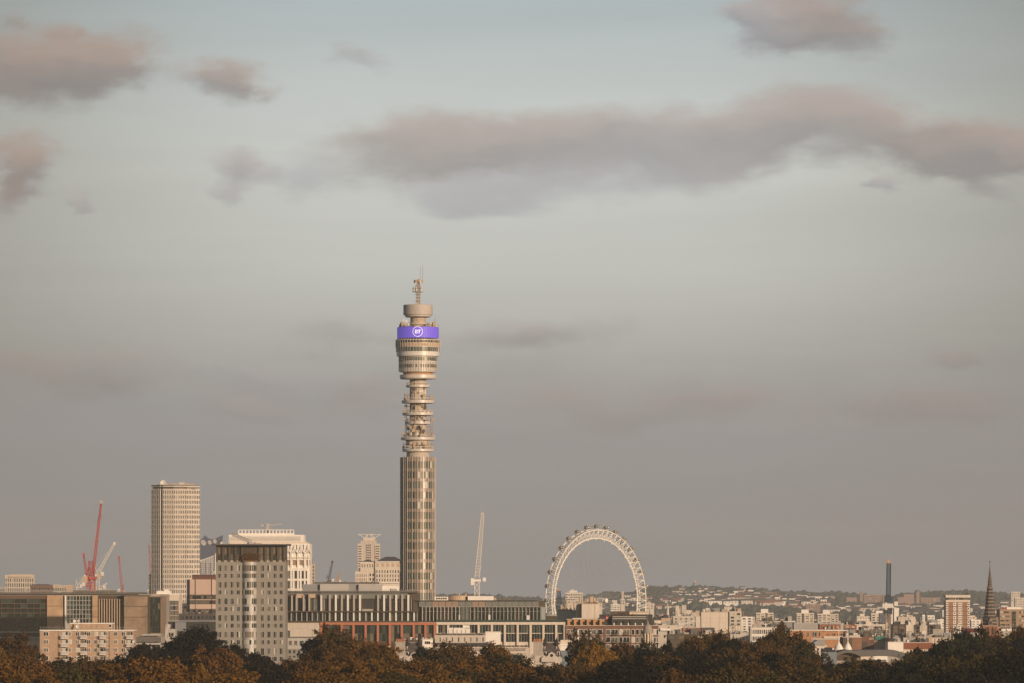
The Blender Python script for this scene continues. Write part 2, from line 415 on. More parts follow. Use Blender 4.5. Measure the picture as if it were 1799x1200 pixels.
b = MB()
for i in range(NP):
    t = 2*math.pi*i/NP; c, s = math.cos(t), math.sin(t)
    big = (i % 2 == 0); w = .17 if big else .07; o_ = 31.4*K if big else 30.9*K
    p0, p1 = Vector((c*29.8*K, s*29.8*K, 0)), Vector((c*o_, s*o_, 0)); tn = Vector((-s, c, 0))*w
    z0, z1 = 1, zt(803.5)
    q = [p0-tn, p1-tn, p1+tn, p0+tn]
    b.poly([(v.x,v.y,z0) for v in q]+[(v.x,v.y,z1) for v in q], [(3,2,1,0),(4,5,6,7),(0,1,5,4),(1,2,6,5),(2,3,7,6),(3,0,4,7)])
b.build('mullion', twm, bt)
def ring_windows(name, r, y0, y1, n, g, limit, pres=None, frac=.84, a_off=.5, tilt=0):
    cands = []
    for i in range(n):
        t = 2*math.pi*(i+a_off)/n; cands.append(t)
    cands.sort(key=lambda t: math.sin(t)); rest = MB(); used = 0; cache = {}
    spans = [(y0, y1)] if not isinstance(y0, list) else list(zip(y0, y1))
    allw = [(t, a, c) for t in cands for a, c in spans]
    for t, a, c in allw:
        m = pick(pres(t) if pres else g); w = 2*math.pi*r*K/n*frac/2; hh = (zt(a)-zt(c))/2; zc = (zt(a)+zt(c))/2
        if used < limit and math.sin(t) < .1:
            k = m.name
            if k not in cache:
                q = MB(); q.box(-w, w, -.04, .04, -hh, hh, m); cache[k] = q.mesh(name)
            o = put(name, cache[k], bt); o.location = (math.cos(t)*r*K, math.sin(t)*r*K, zc); o.rotation_euler = (0, 0, t + math.pi/2); used += 1
        else:
            q = MB(); q.box(-w, w, -.04, .04, -hh, hh, m); M = Matrix.Translation((math.cos(t)*r*K, math.sin(t)*r*K, zc)) @ Matrix.Rotation(t+math.pi/2, 4, 'Z')
            rest.poly([M @ Vector(v) for v in q.v], q.f, m)
    if rest.v:
        o = rest.build(name, None, bt); o['kind'] = 'stuff'
def shaftg(t):  # dark panes left, paler ones right: shaft shading and highlight put into pane colours
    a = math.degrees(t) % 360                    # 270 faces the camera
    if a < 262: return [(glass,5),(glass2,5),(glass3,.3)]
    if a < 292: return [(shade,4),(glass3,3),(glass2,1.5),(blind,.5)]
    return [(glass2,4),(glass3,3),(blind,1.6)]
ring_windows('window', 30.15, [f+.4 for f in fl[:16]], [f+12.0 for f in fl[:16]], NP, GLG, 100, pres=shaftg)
ring('shaft_collar', 20, 791, 804, tw2)
# open aerial galleries
for r, y0, y1 in ((27.6,789.3,793.8),(30,768.8,773.4),(22,741,745.5),(27.2,725.4,730),(28.6,703.8,708.8),(21,676.8,680.8)):
    b = MB(); b.lathe([(r*K-.5, zt(y1)), (r*K, zt(y1)+.1), (r*K, zt(y1)+.45), (r*K-.1, zt(y1)+.5), (r*K-.1, zt(y1)+.62), (r*K+.02, zt(y1)+.64), (r*K+.02, zt(y0)), (r*K-.12, zt(y0))], 56)
    o = b.build('gallery', tw, bt, True)
    rl = MB()
    for i in range(28):
        t = 2*math.pi*i/28; x, y = math.cos(t)*(r*K-.2), math.sin(t)*(r*K-.2)
        rl.tube((x,y,zt(y0)), (x,y,zt(y0)+1.1), .05, None, 4)
    rl.lathe([(r*K-.25, zt(y0)+1.02), (r*K-.25, zt(y0)+1.12), (r*K-.15, zt(y0)+1.12), (r*K-.15, zt(y0)+1.02)], 40, caps=False)
    rl.build('railing', offw, o)
b = MB(); b.lathe([(13.6*K, zt(806)), (13.6*K, zt(664))], 40)
for y in (669, 672, 684, 687, 699, 714, 718, 736, 751, 757, 764, 783): b.lathe([(13.6*K, zt(y+1)), (14.3*K, zt(y+.9)), (14.3*K, zt(y)), (13.6*K, zt(y)-0)], 32, caps=False)
for i in range(12):
    t = 2*math.pi*(i+.3)/12; b.tube((math.cos(t)*13.9*K, math.sin(t)*13.9*K, zt(804)), (math.cos(t)*13.9*K, math.sin(t)*13.9*K, zt(668)), .16, None, 4)
b.build('core', tw2, bt, True)
ring('core_sleeve', 21.5, 773.4, 782, tw2)
for y in (687.5, 715, 737, 760):                                   # service openings in the core
    for i in range(9):
        t = math.radians(200 + 17*i + rnd.uniform(-3,3)); q = MB(); hh = rnd.uniform(.3,.8); w = rnd.uniform(.25,.6)
        q.box(-w, w, -.06, .1, -hh, hh, rnd.choice([dark, glass, white, shade, bronze])); o = q.build('service_panel', None, bt)
        o.location = (math.cos(t)*14.2*K, math.sin(t)*14.2*K, zt(y + rnd.uniform(-4,4))); o.rotation_euler = (0,0,t+math.pi/2)
# posts, aerial frames and dishes between galleries
aer = mat('aerial_steel', (.40,.30,.21), rough=.6, var=.1)
def aerial(px, y0, y1, depth, r=.14, arms=2):
    b = MB(); x = (px-734.3)*K; y = depth*K
    b.tube((x,y,zt(y1)), (x,y,zt(y0)), r)
    for i in range(arms):
        z = zt(y0 + (y1-y0)*(i+.5)/max(1,arms)); k = .05 + rnd.random()*.4
        b.tube((x,y,z), (x*.55,y*.55,z), r*.7); 
        if rnd.random() < .5: b.box(x-.55, x+.55, y-.25, y+.25, z-.6, z+.6)
    return b.build('aerial_pole', aer, bt)
for px, y0, y1, dp in ((711,712,725,-6),(713.5,710,725,4),(716,689,704,-5),(712,691,704,3),(756,694,704,-4),(759.5,694,704,2),(712,731,768,-4),(714,731,768,6),(709.5,758,769,-3),(717,748,768,9),
                       (755,720,726,-3),(754,731,769,-7),(756.5,731,769,3),(761,731,769,-2),(759,752,769,6),(722,735,768,-18),(730,731,768,-24),(741,746,768,-20),(709,778,789,-4),(759,778,789,-3),(714,775,789,-12),(753,774,789,-14),(722,776,789,-22),(744,776,789,-22),
                       (749,780,789,-17),(728,780,789,-24),(735,776,789,-25),(726,693,704,-19),(745,693,704,-17),(716,672,677,-8)):
    aerial(px, y0, y1, dp, arms=3 if y1-y0 > 20 else 2)
dish_bm = MB(); dish_bm.lathe([(.05, -.35), (.5, -.28), (.9, -.05), (1.0, .15), (.9, .15), (.45, -.1), (.02, -.18)], 20); dmesh = dish_bm.mesh('dish', offw)
def dish(px, py, depth, r, az=-90, m=None):
    r *= .45
    o = put('dish', dmesh, bt); o.location = ((px-734.3)*K, depth*K, zt(py)); o.scale = (r,)*3; o.rotation_euler = (R(90), 0, R(az+90)); return o
for px, py, dp, r in ((723,762,-20,.75),(723,766,-20,.6),(738,727,-27,1.0),(734,741.5,-21,.9),(743,741,-20,1.2),(748,742,-19,.9),(724,725,-22,.7),(733,725.5,-25,.9),(748,724,-20,1.0),(753,724.6,-18,.9),
                      (760,571.5,-12,2.6),(768,573,-6,1.6),(710,563.5,-8,1.1),(714.5,564.5,-10,1.2),(704,571,-6,1.3),(745,704,-20,.8),(740,788,-24,1),(729,788,-24,.9),(719,571,-24,1.3)):
    dish(px, py, dp, r, -90 + rnd.uniform(-25, 25))
for px, py in ((742,759),(727,756),(737,752),(746,763),(733,717),(746,716)):
    q = MB(); q.box(-.9, .9, -.5, .3, -.9, .9); o = q.build('equipment_cabinet', rnd.choice([tw, aer, bronze]), bt); dx = (px-734.3)*K; o.location = (dx, -math.sqrt(max(.5, (14.6*K)**2-dx*dx)), zt(py))
# pod
ring('pod_disc', 32, 659, 664.6, tw); ring('pod_disc_lip', 31, 664.6, 666, tw2)
ring('pod_recess', 26, 653, 659.2, mat('pod_recess', (.38,.22,.11), var=.1))
ring('pod_lower', 33, 626.2, 654, tw, r2=32)
ring_windows('pod_window', 33.25, 628.3, 634.4, 48, GLG, 50, frac=.72)
ring_windows('pod_window', 33.05, 640.5, 646.2, 48, [(glass,6),(shade,3),(blind,1)], 50, frac=.5)
ring('pod_sill', 33.5, 635.4, 636.2, white)
ring('pod_middle', 38, 610.5, 626.2, mat('pod_white', (.62,.58,.53), rough=.3, var=.04, spec=.7), r2=37.5)
ring_windows('pod_window', 38.2, 610.9, 618.2, 46, [(glass2,3),(glass3,5),(blind,2.5)], 46, frac=.86)
ring('pod_upper', 38.7, 598, 610.2, tan)
ring('pod_band', 39, 603.3, 604.2, tw); ring('pod_band', 39.1, 609.5, 610.4, tw); ring('pod_band', 39.1, 597.4, 598.6, tw)
ring_windows('pod_window', 38.85, 599, 602.8, 46, [(glass,6),(dark,3),(shade,2)], 46, frac=.66)
b = MB()
for i in range(46):
    t = 2*math.pi*i/46; x, y = math.cos(t), math.sin(t)
    b.tube((x*39*K,y*39*K,zt(610.3)), (x*39*K,y*39*K,zt(598)), .13); b.tube((x*33.6*K,y*33.6*K,zt(653.5)), (x*33.8*K,y*33.8*K,zt(626.4)), .07); b.tube((x*38.4*K,y*38.4*K,zt(618.6)), (x*38.4*K,y*38.4*K,zt(610.6)), .09)
    b.tube((x*38.2*K,y*38.2*K,zt(597.8)), (x*34*K,y*34*K,zt(594.6)), .13)
b.build('rib', twm, bt)
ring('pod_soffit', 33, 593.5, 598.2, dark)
# purple screen with its round emblem
sr = 36.5; scm = mat('screen_purple', (.13,.085,.52), rough=.5, var=0, emit=.62)
scn = ring('screen', sr, 575.4, 594.6, scm, n=96, label='curved purple screen band')
b = MB()
for i in range(48):
    t = 2*math.pi*i/48; b.tube((math.cos(t)*(sr*K-.02), math.sin(t)*(sr*K-.02), zt(594.5)), (math.cos(t)*(sr*K-.02), math.sin(t)*(sr*K-.02), zt(575.5)), .05, None, 4)
b.build('panel_joint', mat('screen_joint', (.06,.04,.25), rough=.6, var=0, emit=.35), scn)
b = MB()
lw = mat('screen_white', (.70,.66,.86), rough=.5, var=0, emit=.55)
def bend(u, v): t = -math.pi/2 + u/(sr*K+.06); return ((sr*K+.06)*math.cos(t), (sr*K+.06)*math.sin(t), zt(584.2)+v)
def strip(pts):  # list of convex quads in (u,v) px, y up
    for q in pts:
        (ua,va),(ub,vb),(uc,vc),(ud,vd) = q; n = 4
        for i in range(n):
            f0, f1 = i/n, (i+1)/n
            A = (ua+(ub-ua)*f0, va+(vb-va)*f0); B_ = (ua+(ub-ua)*f1, va+(vb-va)*f1); C_ = (ud+(uc-ud)*f1, vd+(vc-vd)*f1); D = (ud+(uc-ud)*f0, vd+(vc-vd)*f0)
            b.poly([bend(p[0]*K, p[1]*K) for p in (A, B_, C_, D)], [(0,1,2,3)])
def rect(u0, u1, v0, v1): return [(u0,v0),(u1,v0),(u1,v1),(u0,v1)]
for i in range(48):
    a, c = 2*math.pi*i/48, 2*math.pi*(i+1)/48
    b.poly([bend(8.1*K*math.cos(a), 8.1*K*math.sin(a)), bend(9.0*K*math.cos(a), 9.0*K*math.sin(a)), bend(9.0*K*math.cos(c), 9.0*K*math.sin(c)), bend(8.1*K*math.cos(c), 8.1*K*math.sin(c))], [(0,1,2,3)])
strip([rect(.3,5.2,1.7,3.3), rect(1.9,3.6,-3.3,1.7)])                                        # T
strip([rect(-4.8,-3.3,-3.3,3.3), rect(-3.3,-.8,2.0,3.3), rect(-3.3,-.8,-.6,.6), rect(-3.3,-.8,-3.3,-2.0), rect(-1.3,-.0,.45,2.6), rect(-1.3,.15,-2.7,-.45)])  # B
b.build('emblem', lw, scn)
# deck above the screen and the top drum
ring('screen_deck', 34.5, 574.6, 576, roofg)
ring('neck', 13.4, 556, 576, mat('neck_stone', (.42,.33,.25), var=.25, scale=1.2)); ring('neck_collar', 16.5, 567.2, 570.6, tw2); ring('neck_foot', 12.5, 570.6, 575, dark)
b = MB()
for i in range(40):
    t = 2*math.pi*i/40; x, y = math.cos(t)*33*K, math.sin(t)*33*K; b.tube((x,y,zt(575)), (x,y,zt(571.4)), .05)
b.lathe([(33*K-.06, zt(571.6)), (33*K+.06, zt(571.5)), (33*K-.06, zt(571.3))], 40, caps=False)
for i in range(46):
    a = rnd.uniform(math.pi, 2*math.pi); rr = rnd.uniform(18, 32)*K; x, y = math.cos(a)*rr, math.sin(a)*rr
    if abs(x) < 4.5: continue
    hgt = rnd.uniform(.6, 2.6); w = rnd.uniform(.1,.45); b.box(x-w, x+w, y-w, y+w, zt(575), zt(575)+hgt)
b.build('deck_equipment', aer, bt)
aerial(763.5, 556, 575, -4, .06, 0); aerial(765.5, 558, 575, 3, .06, 0); aerial(748, 553, 569, -12, .06, 0)
b = MB(); b.lathe([(20*K, zt(557.6)), (22.6*K, zt(556.6)), (22.6*K, zt(554.2)), (25.4*K, zt(553.6)), (25.6*K, zt(536.4)), (25*K, zt(535.8))], 64)
b.build('top_drum', mat('drum_cladding', (.46,.40,.36), var=.06, rough=.55, streak=True, scale=.9), bt, True)
b = MB()
for i in range(52):
    t = 2*math.pi*i/52; b.tube((math.cos(t)*25.5*K, math.sin(t)*25.5*K, zt(553.4)), (math.cos(t)*25.5*K, math.sin(t)*25.5*K, zt(536.4)), .035)
b.build('drum_seam', twb, bt)
b = MB(); lattice(b, (.2, 0, zt(536)), (.2, 0, zt(491)), 1.6, 16, .13, aer)
b.box(-1.5, .2, -1, 1, zt(536), zt(532.5), aer)
for y, hw, hh in ((494.5,6.8,1.2),(498,5,.3),(502.5,5.5,.4),(506,9.5,.5),(513,9.5,.5),(517.5,5,.4),(523,4,.3),(529,5,.4)):
    r = hw*K; z = zt(y)
    for a in range(8):
        t0, t1 = a*math.pi/4+.39, (a+1)*math.pi/4+.39
        b.tube((r*math.cos(t0), r*math.sin(t0), z), (r*math.cos(t1), r*math.sin(t1), z), .11, aer)
        b.tube((r*math.cos(t0), r*math.sin(t0), z), (.2, 0, z), .08, aer)
        if hw > 9: b.tube((r*math.cos(t0), r*math.sin(t0), zt(505.5)), (r*math.cos(t0), r*math.sin(t0), zt(513.5)), .13, aer)
        elif hw > 6: b.box(r*math.cos(t0)-.35, r*math.cos(t0)+.35, r*math.sin(t0)-.3, r*math.sin(t0)+.3, z-.7, z+.7, aer)
b.tube((-4.0*K*-1, 0, zt(496)), (4.0*K, 0, zt(470)), .07, aer); b.tube((8.2*K, .5, zt(497)), (8.2*K, .5, zt(466)), .08, aer); b.tube((0, 0, zt(497)), (8.2*K, .5, zt(496)), .1, aer)
b.build('mast', aer, bt)
for i, (px, py) in enumerate(((729,509),(732,508),(742,509),(739,496),(731,495))):
    q = MB(); q.box(-.3, .3, -.25, .25, -1.0, 1.0); o = q.build('aerial_panel', offw, bt); o.location = ((px-734.3)*K, -1.6, zt(py))

# ================================================================== observation wheel
EY = 5000; EK = EY/F
wheel = empty('observation_wheel', (X(1047.5, EY), EY, 0), 'giant white observation wheel with round glass capsules', 'ferris wheel', rot=R(47.3))
hub_z = Z(1055, EY); wht = mat('wheel_steel', (.80,.74,.66), rough=.45, var=.03)
rim = MB(); n = 64
def rp(i, r, y): a = 2*math.pi*i/n; return Vector((r*math.sin(a), y, hub_z + r*math.cos(a)))
RO, RI, HWd = 60.8, 53.6, 3.4
for i in range(n):
    j = i + 1
    for y in (-HWd, HWd): rim.tube(rp(i,RO,y), rp(j,RO,y), .50, None, 5)
    rim.tube(rp(i,RI,0), rp(j,RI,0), .62, None, 5)
    for y in (-HWd, HWd):
        rim.tube(rp(i,RO,y), rp(i+.5,RI,0), .27); rim.tube(rp(i+.5,RI,0), rp(j,RO,y), .27); rim.tube(rp(i,RO,y), rp(i,RI,0), .2)
    rim.tube(rp(i,RO,-HWd), rp(i,RO,HWd), .27); rim.tube(rp(i,RO,-HWd), rp(j,RO,HWd), .2)
    if i % 2 == 0: rim.tube(rp(i,RI,0), rp(i,RI-1.6,0), .5)
rim.build('rim', wht, wheel)
hb = MB(); hb.tube((0,-12,hub_z), (0,12,hub_z), 1.9, None, 16); hb.tube((0,-9,hub_z), (0,-8,hub_z), 2.1, None, 16); hb.tube((0,8,hub_z), (0,9,hub_z), 2.1, None, 16); hb.build('hub', wht, wheel)
spm = mat('spoke_cable', (.42,.39,.35), var=0)
for i in range(64):
    b = MB(); s_ = 1 if i % 2 else -1; b.tube((0, s_*8, 0), (0, 0, RI), .06, None, 3)
    if i < 2: sp_mesh = [] if i == 0 else sp_mesh; sp_mesh.append(b.mesh('spoke', spm))
    o = put('spoke', sp_mesh[i % 2], wheel); o.location = (0, 0, hub_z); o.rotation_euler = (0, 2*math.pi*i/64, 0)
for sx in (-1, 1):
    b = MB(); b.tube((sx*22, 38, .2), (0, 11, hub_z), 1.3, None, 10); b.build('support_leg', wht, wheel)
cg = MB(); cg.lathe([(.05,-4.1),(.9,-3.9),(1.6,-3.2),(2.0,-2.0),(2.15,0),(2.0,2.0),(1.6,3.2),(.9,3.9),(.05,4.1)], 16); cgm = cg.mesh('capsule', mat('capsule_glass', (.22,.20,.175), rough=.15, var=0, spec=.9))
for p_ in cgm.polygons: p_.use_smooth = True
cf = MB()
for zz in (-2.1, 2.1): cf.lathe([(2.1,zz-.3),(2.25,zz-.3),(2.25,zz+.3),(2.1,zz+.3)], 16, caps=False)
cf.box(1.2, 2.2, -1.3, 1.3, -2.4, 2.4)
cfm = cf.mesh('capsule_frame', wht)
for i in range(32):
    a = 2*math.pi*(i+.0)/32; o = put('capsule', cgm, wheel); o.location = (63.9*math.sin(a), 0, hub_z + 63.9*math.cos(a)); o.rotation_euler = (R(90), 0, 0); o.scale = (.88,)*3
    f_ = put('capsule_frame', cfm, o); f_.rotation_euler = (0, 0, R(-90))
    b = MB(); b.tube((0,0,0), (-3.1*math.sin(a), 0, -3.1*math.cos(a)), .5); q = b.build('capsule_mount', wht, wheel); q.location = o.location

# ================================================================== cranes
def crane(name, label, Y, base, cab, tip, m, mast_w=2.0, jib_w=1.6, py_ground=None, n_m=14, n_j=16, tipm=None, r=.16, cabm=None, aframe=True, back=None, mastm=None, taper=.55, group=None):
    k = Y/F; x0 = X(base[0], Y); e = empty(name, (x0, Y, 0), label, 'crane', group); r *= .62
    def P_(p): return Vector(((p[0]-base[0])*k, 0, Z(p[1], Y)))
    c, t = P_(cab), P_(tip); mb = MB(); lattice(mb, (c.x, 0, .3), c, mast_w, max(n_m, int(c.z/mast_w/1.3)), r*1.2); mb.build('mast', mastm or m, e)
    jb = MB(); jl = (t-c).length; lattice(jb, c + Vector((0,0,mast_w*.8)), t, jib_w, n_j, r, w2=jib_w*taper); jb.build('jib', m, e)
    cb = MB(); sgn = -1 if t.x > c.x else 1
    bx = back if back is not None else jl*.13
    cb.box(c.x-mast_w*.8, c.x+mast_w*.8, -mast_w*.7, mast_w*.7, c.z, c.z+mast_w*.5)
    cb.box(min(c.x, c.x+sgn*bx), max(c.x, c.x+sgn*bx), -mast_w*.5, mast_w*.5, c.z+mast_w*.15, c.z+mast_w*.45)
    cb.build('slewing_platform', m, e)
    cw = MB(); xx = c.x + sgn*bx*.85; cw.box(xx-bx*.16-.4, xx+bx*.16+.4, -mast_w*.8, mast_w*.8, c.z-mast_w*.7, c.z+mast_w*.7); cw.build('counterweight', cabm or conc, e)
    cc = MB(); cc.box(c.x-sgn*mast_w*1.5-.9, c.x-sgn*mast_w*1.5+.9, -mast_w, -mast_w*.1, c.z+.1, c.z+2.3); cc.build('cab', cabm or offw, e)
    if aframe:
        ap = Vector((c.x+sgn*bx*.45, 0, c.z + max(5, jl*.17))); af = MB()
        for s_ in (-1, 1):
            af.tube((c.x, s_*mast_w*.45, c.z+.5), ap, r*1.3); af.tube((c.x+sgn*bx*.8, s_*mast_w*.45, c.z+.5), ap, r*1.3)
        af.build('a_frame', m, e)
        cl = MB(); cl.tube(ap, t, r*.45, None, 3); hk = c + (t-c)*.98; cl.tube(hk, hk - Vector((0,0,jl*.22)), r*.4, None, 3); cl.build('cable', m, e)
    if tipm:
        tp = MB(); q_ = .5 + jib_w*.12; tp.box(t.x-q_, t.x+q_, -.6, .6, t.z-q_*1.2, t.z+q_*1.2); tp.build('jib_head', tipm, e)
    return e
crane('tower_crane', 'tall red luffing crane with a lattice jib behind the dark glass offices', 2700, (162.5,1043), (163,1018), (178,882), redp, 2.1, 1.15, cabm=tan, r=.24, n_j=34, tipm=greyl, back=4)
b = MB(); kk = 2700/F; rc = [o for o in COL.objects if o.name == 'tower_crane'][0]
lattice(b, (-.5, .8, Z(1020,2700)), (-2.4*kk/.26*.3, .8, Z(986,2700)), 2.2, 7, .17, redp); b.build('gantry', redp, rc)
crane('tower_crane', 'small red luffing crane leaning left beside the tall red crane', 3600, (156,1045), (155,1030), (147,974), redp, 1.8, 1.6, r=.24, n_j=16, tipm=redp, back=3)
crane('tower_crane', 'grey lattice crane jib slanting up behind the tall red crane', 3300, (171,1045), (171.5,1012), (201,955), offw, 1.8, 1.7, r=.2, n_j=16, tipm=offw, back=3)
crane('tower_crane', 'short pale crane jib left of the red cranes', 3500, (136,1045), (136.5,1033), (149.5,1013), offw, 1.4, 1.5, r=.2, n_j=8, tipm=white, back=2)
crane('tower_crane', 'thin red crane standing alone above the ochre stone offices', 4200, (215,1052), (214.5,1040), (209,979), redp, 1.5, 1.5, r=.2, n_j=16, tipm=redp, back=2)
crane('tower_crane', 'faint red crane tip beside the tall slab tower', 5200, (266,1052), (265.5,1040), (262,957), redp, 1.5, 1.5, r=.2, n_j=18, back=2)
crane('tower_crane', 'low pale crane arm beside the red crane base', 3400, (177,1050), (177,1036), (188,1025), offw, 1.4, 1.6, r=.2, n_j=6, back=2, aframe=False)
crane('tower_crane', 'tall white luffing crane with its jib almost upright right of the round tower', 3300, (838,1050), (838,1022), (848,902), white, 2.8, 2.7, r=.26, n_j=40, tipm=greyl, cabm=white, back=3.0, mastm=white, aframe=False)
crane('tower_crane', 'dark crane jib rising beyond the office roof', 4600, (578,1052), (578,1022), (584,987), dark, 2.2, 1.8, r=.22, n_j=14, tipm=dark, back=3)
crane('tower_crane', 'small orange crane beyond the office roof', 4700, (592,1052), (592,1024), (597.5,1006), orangep, 1.6, 2.0, r=.25, n_j=7, back=2, aframe=False)
crane('tower_crane', 'green luffing crane with a pink tip in front of the far hill', 4400, (1187,1110), (1187,1086), (1221,1022), greenp, 2.0, 1.7, r=.22, n_j=20, tipm=pink, back=3, aframe=False)
crane('tower_crane', 'white crane jib lying low among the pale roofs', 3000, (1188,1125), (1189,1103), (1221,1091), white, 1.3, 1.1, r=.16, n_j=12, back=2, aframe=False)
crane('tower_crane', 'tall blue crane with an upright jib and orange tip', 2900, (1560.5,1140), (1560.5,1065), (1561.5,990), bluep, 2.5, 2.0, r=.26, n_j=26, tipm=None, taper=.92, cabm=offw, back=1.5, mastm=tan, aframe=False)
bc = [o for o in COL.objects if o.get('label','').startswith('tall blue crane')][0]
k2 = 2900/F
b = MB(); b.poly([(-.6,-.7,Z(989.5,2900)),(1.1,-.7,Z(989.5,2900)),(1.1,.7,Z(989.5,2900)),(-.6,.7,Z(989.5,2900)),(.25,0,Z(981,2900))], [(3,2,1,0),(0,1,4),(1,2,4),(2,3,4),(3,0,4)]); b.build('jib_head', orangep, bc)
b = MB(); b.box(-1.9, 2.0, -1.6, 1.6, Z(1059,2900), Z(1049,2900)); b.build('winch_house', bluep, bc)
b = MB(); b.box(-3.0, 2.6, -1.9, 1.9, Z(1068,2900), Z(1060.5,2900)); b.build('machinery_deck', offw, bc)
b = MB(); lattice(b, (0,0,Z(1079,2900)), (0,0,Z(1068,2900)), 3.1, 3, .3, bluep); b.build('climbing_frame', bluep, bc)
crane('tower_crane', 'slim blue lattice crane with an orange ball top seen through the wheel', 4300, (983,1075), (983,1068), (982,1038), bluep, 3.4, 3.4, r=.35, n_j=9, tipm=orangep, back=2, aframe=False)
crane('tower_crane', 'tiny red tipped crane low before the hill', 5200, (1164,1100), (1164,1088), (1163,1077), redp, 1.5, 1.6, r=.3, n_j=4, back=1, aframe=False)
crane('tower_crane', 'tiny grey crane low beside the far church spire', 5200, (1156,1100), (1156,1088), (1155,1077), greyl, 1.5, 1.6, r=.3, n_j=4, back=1, aframe=False)
# ================================================================== left: glass and stone laboratory offices
o = B('laboratory_building', 'wide dark glass and ochre stone building behind the brick flats', -20, 282, 1044, 2300, conc, d=60)
o.pbox(-20, 245, 1040.5, 1044, -1.5, 50, roofg); o.pbox(-20, 214, 1036.5, 1037.5, 2, 2.4, lead); o.pbox(-20, 214, 1038.6, 1039.2, 2, 2.4, lead)
o.grid(-20, 82, 1052, 1110, 9, 7, .94, .86, [(glass,8),(shade,.4),(glass2,2)], .5, mat('brown_frame', (.13,.085,.058), var=.1))
o.fb(o.wall, 'F', o.u(-20), o.u(82), 0, .7, o.z(1052), o.z(1046), mat('brown_frame', (.1,)*3)); o.fb(o.wall, 'F', o.u(-20), o.u(72), 0, .9, o.z(1111.5), o.z(1109.5), greyl)
o.grid(-20, 72, 1112, 1119, 20, 1, .86, .8, GLD, .3, dark); o.fb(o.wall, 'F', o.u(-20), o.u(72), 0, .9, o.z(1121), o.z(1119), greyl)
st = mat('ochre_stone_panel', (.42,.28,.17), var=.28, scale=.22)
for a, c in ((83, 112), (162.5, 172)):
    for y0, y1 in ((1046,1064.6),(1065.2,1083.6),(1084.2,1106)): o.fb(o.wall, 'F', o.u(a), o.u(c), 0, 1.2, o.z(y1), o.z(y0), st)
o.fb(o.wall, 'F', o.u(114.4), o.u(116.8), .2, 2.2, o.z(1104), o.z(1046), white)
o.grid(117.5, 162, 1047, 1095, 8, 6, .84, .9, [(glass,6),(glass2,4),(shade,1),(glass3,1)], .4, greyl)
o.fb(o.wall, 'F', o.u(172.6), o.u(222), 0, .5, o.z(1052), o.z(1046), bronze)
for i in range(11):
    a = 174 + i*4.5; o.fb(o.wall, 'F', o.u(a), o.u(a+1.5), .1, 1.6, o.z(1108), o.z(1052.4), tan)
    o.win('F', o.u(a+3), (o.z(1052.6)+o.z(1108))/2, 2.9*o.k, 55*o.k, pick(GLD), .0)
for j in range(3): o.fb(o.wall, 'F', o.u(172.6), o.u(222), 0, .6, o.z(1066.6+j*18.6), o.z(1065.8+j*18.6), dark)
b = MB(); k = o.k
o.done()
o = B('laboratory_wing', 'ochre stone end block with a dark glass corner beside pale office', 218, 282, 1047, 2296, mat('ochre_panel_shade', (.27,.19,.125), var=.3, scale=.22), d=40)  # darker copy of the ochre stone: the angled wall's shade is in its colour
for y in (1065.2, 1083.8): o.fb(o.wall, 'F', o.u(218), o.u(263), 0, .12, o.z(y+.7), o.z(y), dark)
o.grid(264, 282, 1049, 1112, 4, 6, .82, .92, GLD, .3, dark); o.fb(o.wall,'F', o.u(260), o.u(264), 0, .2, o.z(1120), o.z(1048), bronze)
o.pbox(217, 264, 1045, 1047, -.6, 30, roofg)
o.done()
for px, r_, nm in ((101, 1.1, 1), (104.5, 1.1, 2)):
    b = MB(); b.tube((0,0,Z(1047,2310)), (0,0,Z(1040,2310)), .5, None, 10); t_ = b.build('flue', white); t_.location = (X(px,2310), 2310, 0)
    tag(t_, 'short white flue on the stone block roof, ' + ('the left' if nm == 1 else 'the right') + ' one of the pair', 'flue', 'white flues on the stone block')
# ------------------------------------------------------------------ brick flats in front
o = B('brick_flats', 'five storey pale brick flats with white balconies above the trees', 70, 235, 1107.5, 1900, ochre, d=13, cat='flats')
o.pbox(69.5, 235.5, 1106.6, 1108.4, -.35, 13.2, white)
for py in (1110.5, 1124.5, 1138.8, 1153): 
    for a, c in ((77,85),(121,125.5),(133.5,139),(153,159),(166,171.5),(187,191),(201,206.5),(214,219.5)):
        o.winp(a, c, py, py+6.5, pick([(glass,3),(shade,3),(blind,2)]), frame=white, mull=1)
    for a, c in ((107,120.5),(141,153),(175,186.5),(222,234)):
        o.fb(o.wall, 'F', o.u(a), o.u(c), 0, .06, o.z(py+8), o.z(py-.5), conc)
        o.win('F', o.u((a+c)/2-1.5), o.z(py+3), (c-a)*.45*o.k, 6*o.k, pick([(blind,3),(shade,2),(glass,1)]), .09)
        o.win('F', o.u((a+c)/2+3.6), o.z(py+2.5), (c-a)*.22*o.k, 5*o.k, glass, .09)
        b = MB(); x0, x1, z0 = o.u(a), o.u(c), o.z(py+11)
        b.box(x0, x1, -1.4, -.08, z0-.12, z0+.08, white); b.box(x0, x1, -1.45, -1.38, z0+.95, z0+1.03, white)
        for i in range(12): q = x0+(x1-x0)*i/11; b.box(q-.03, q+.03, -1.44, -1.39, z0+.08, z0+.95, white)
        b.box(x0+.3, x1-.3, -1.36, -1.33, z0+.1, z0+.9, greyl); b.build('balcony', None, o.root)
o.fb(o.wall, 'F', o.u(102.2), o.u(102.8), 0, .1, 0, o.z(1109), bronze); o.fb(o.wall,'F',o.u(192.5),o.u(196.5),0,.35,0,o.z(1110), ochre)
b = MB(); b.box(o.u(123), o.u(196), 3, 11, o.h, o.z(1096.2), ochre); b.box(o.u(122), o.u(196.8), 2.6, 11.4, o.z(1096.2), o.z(1094.4), white); o.part('penthouse', b)
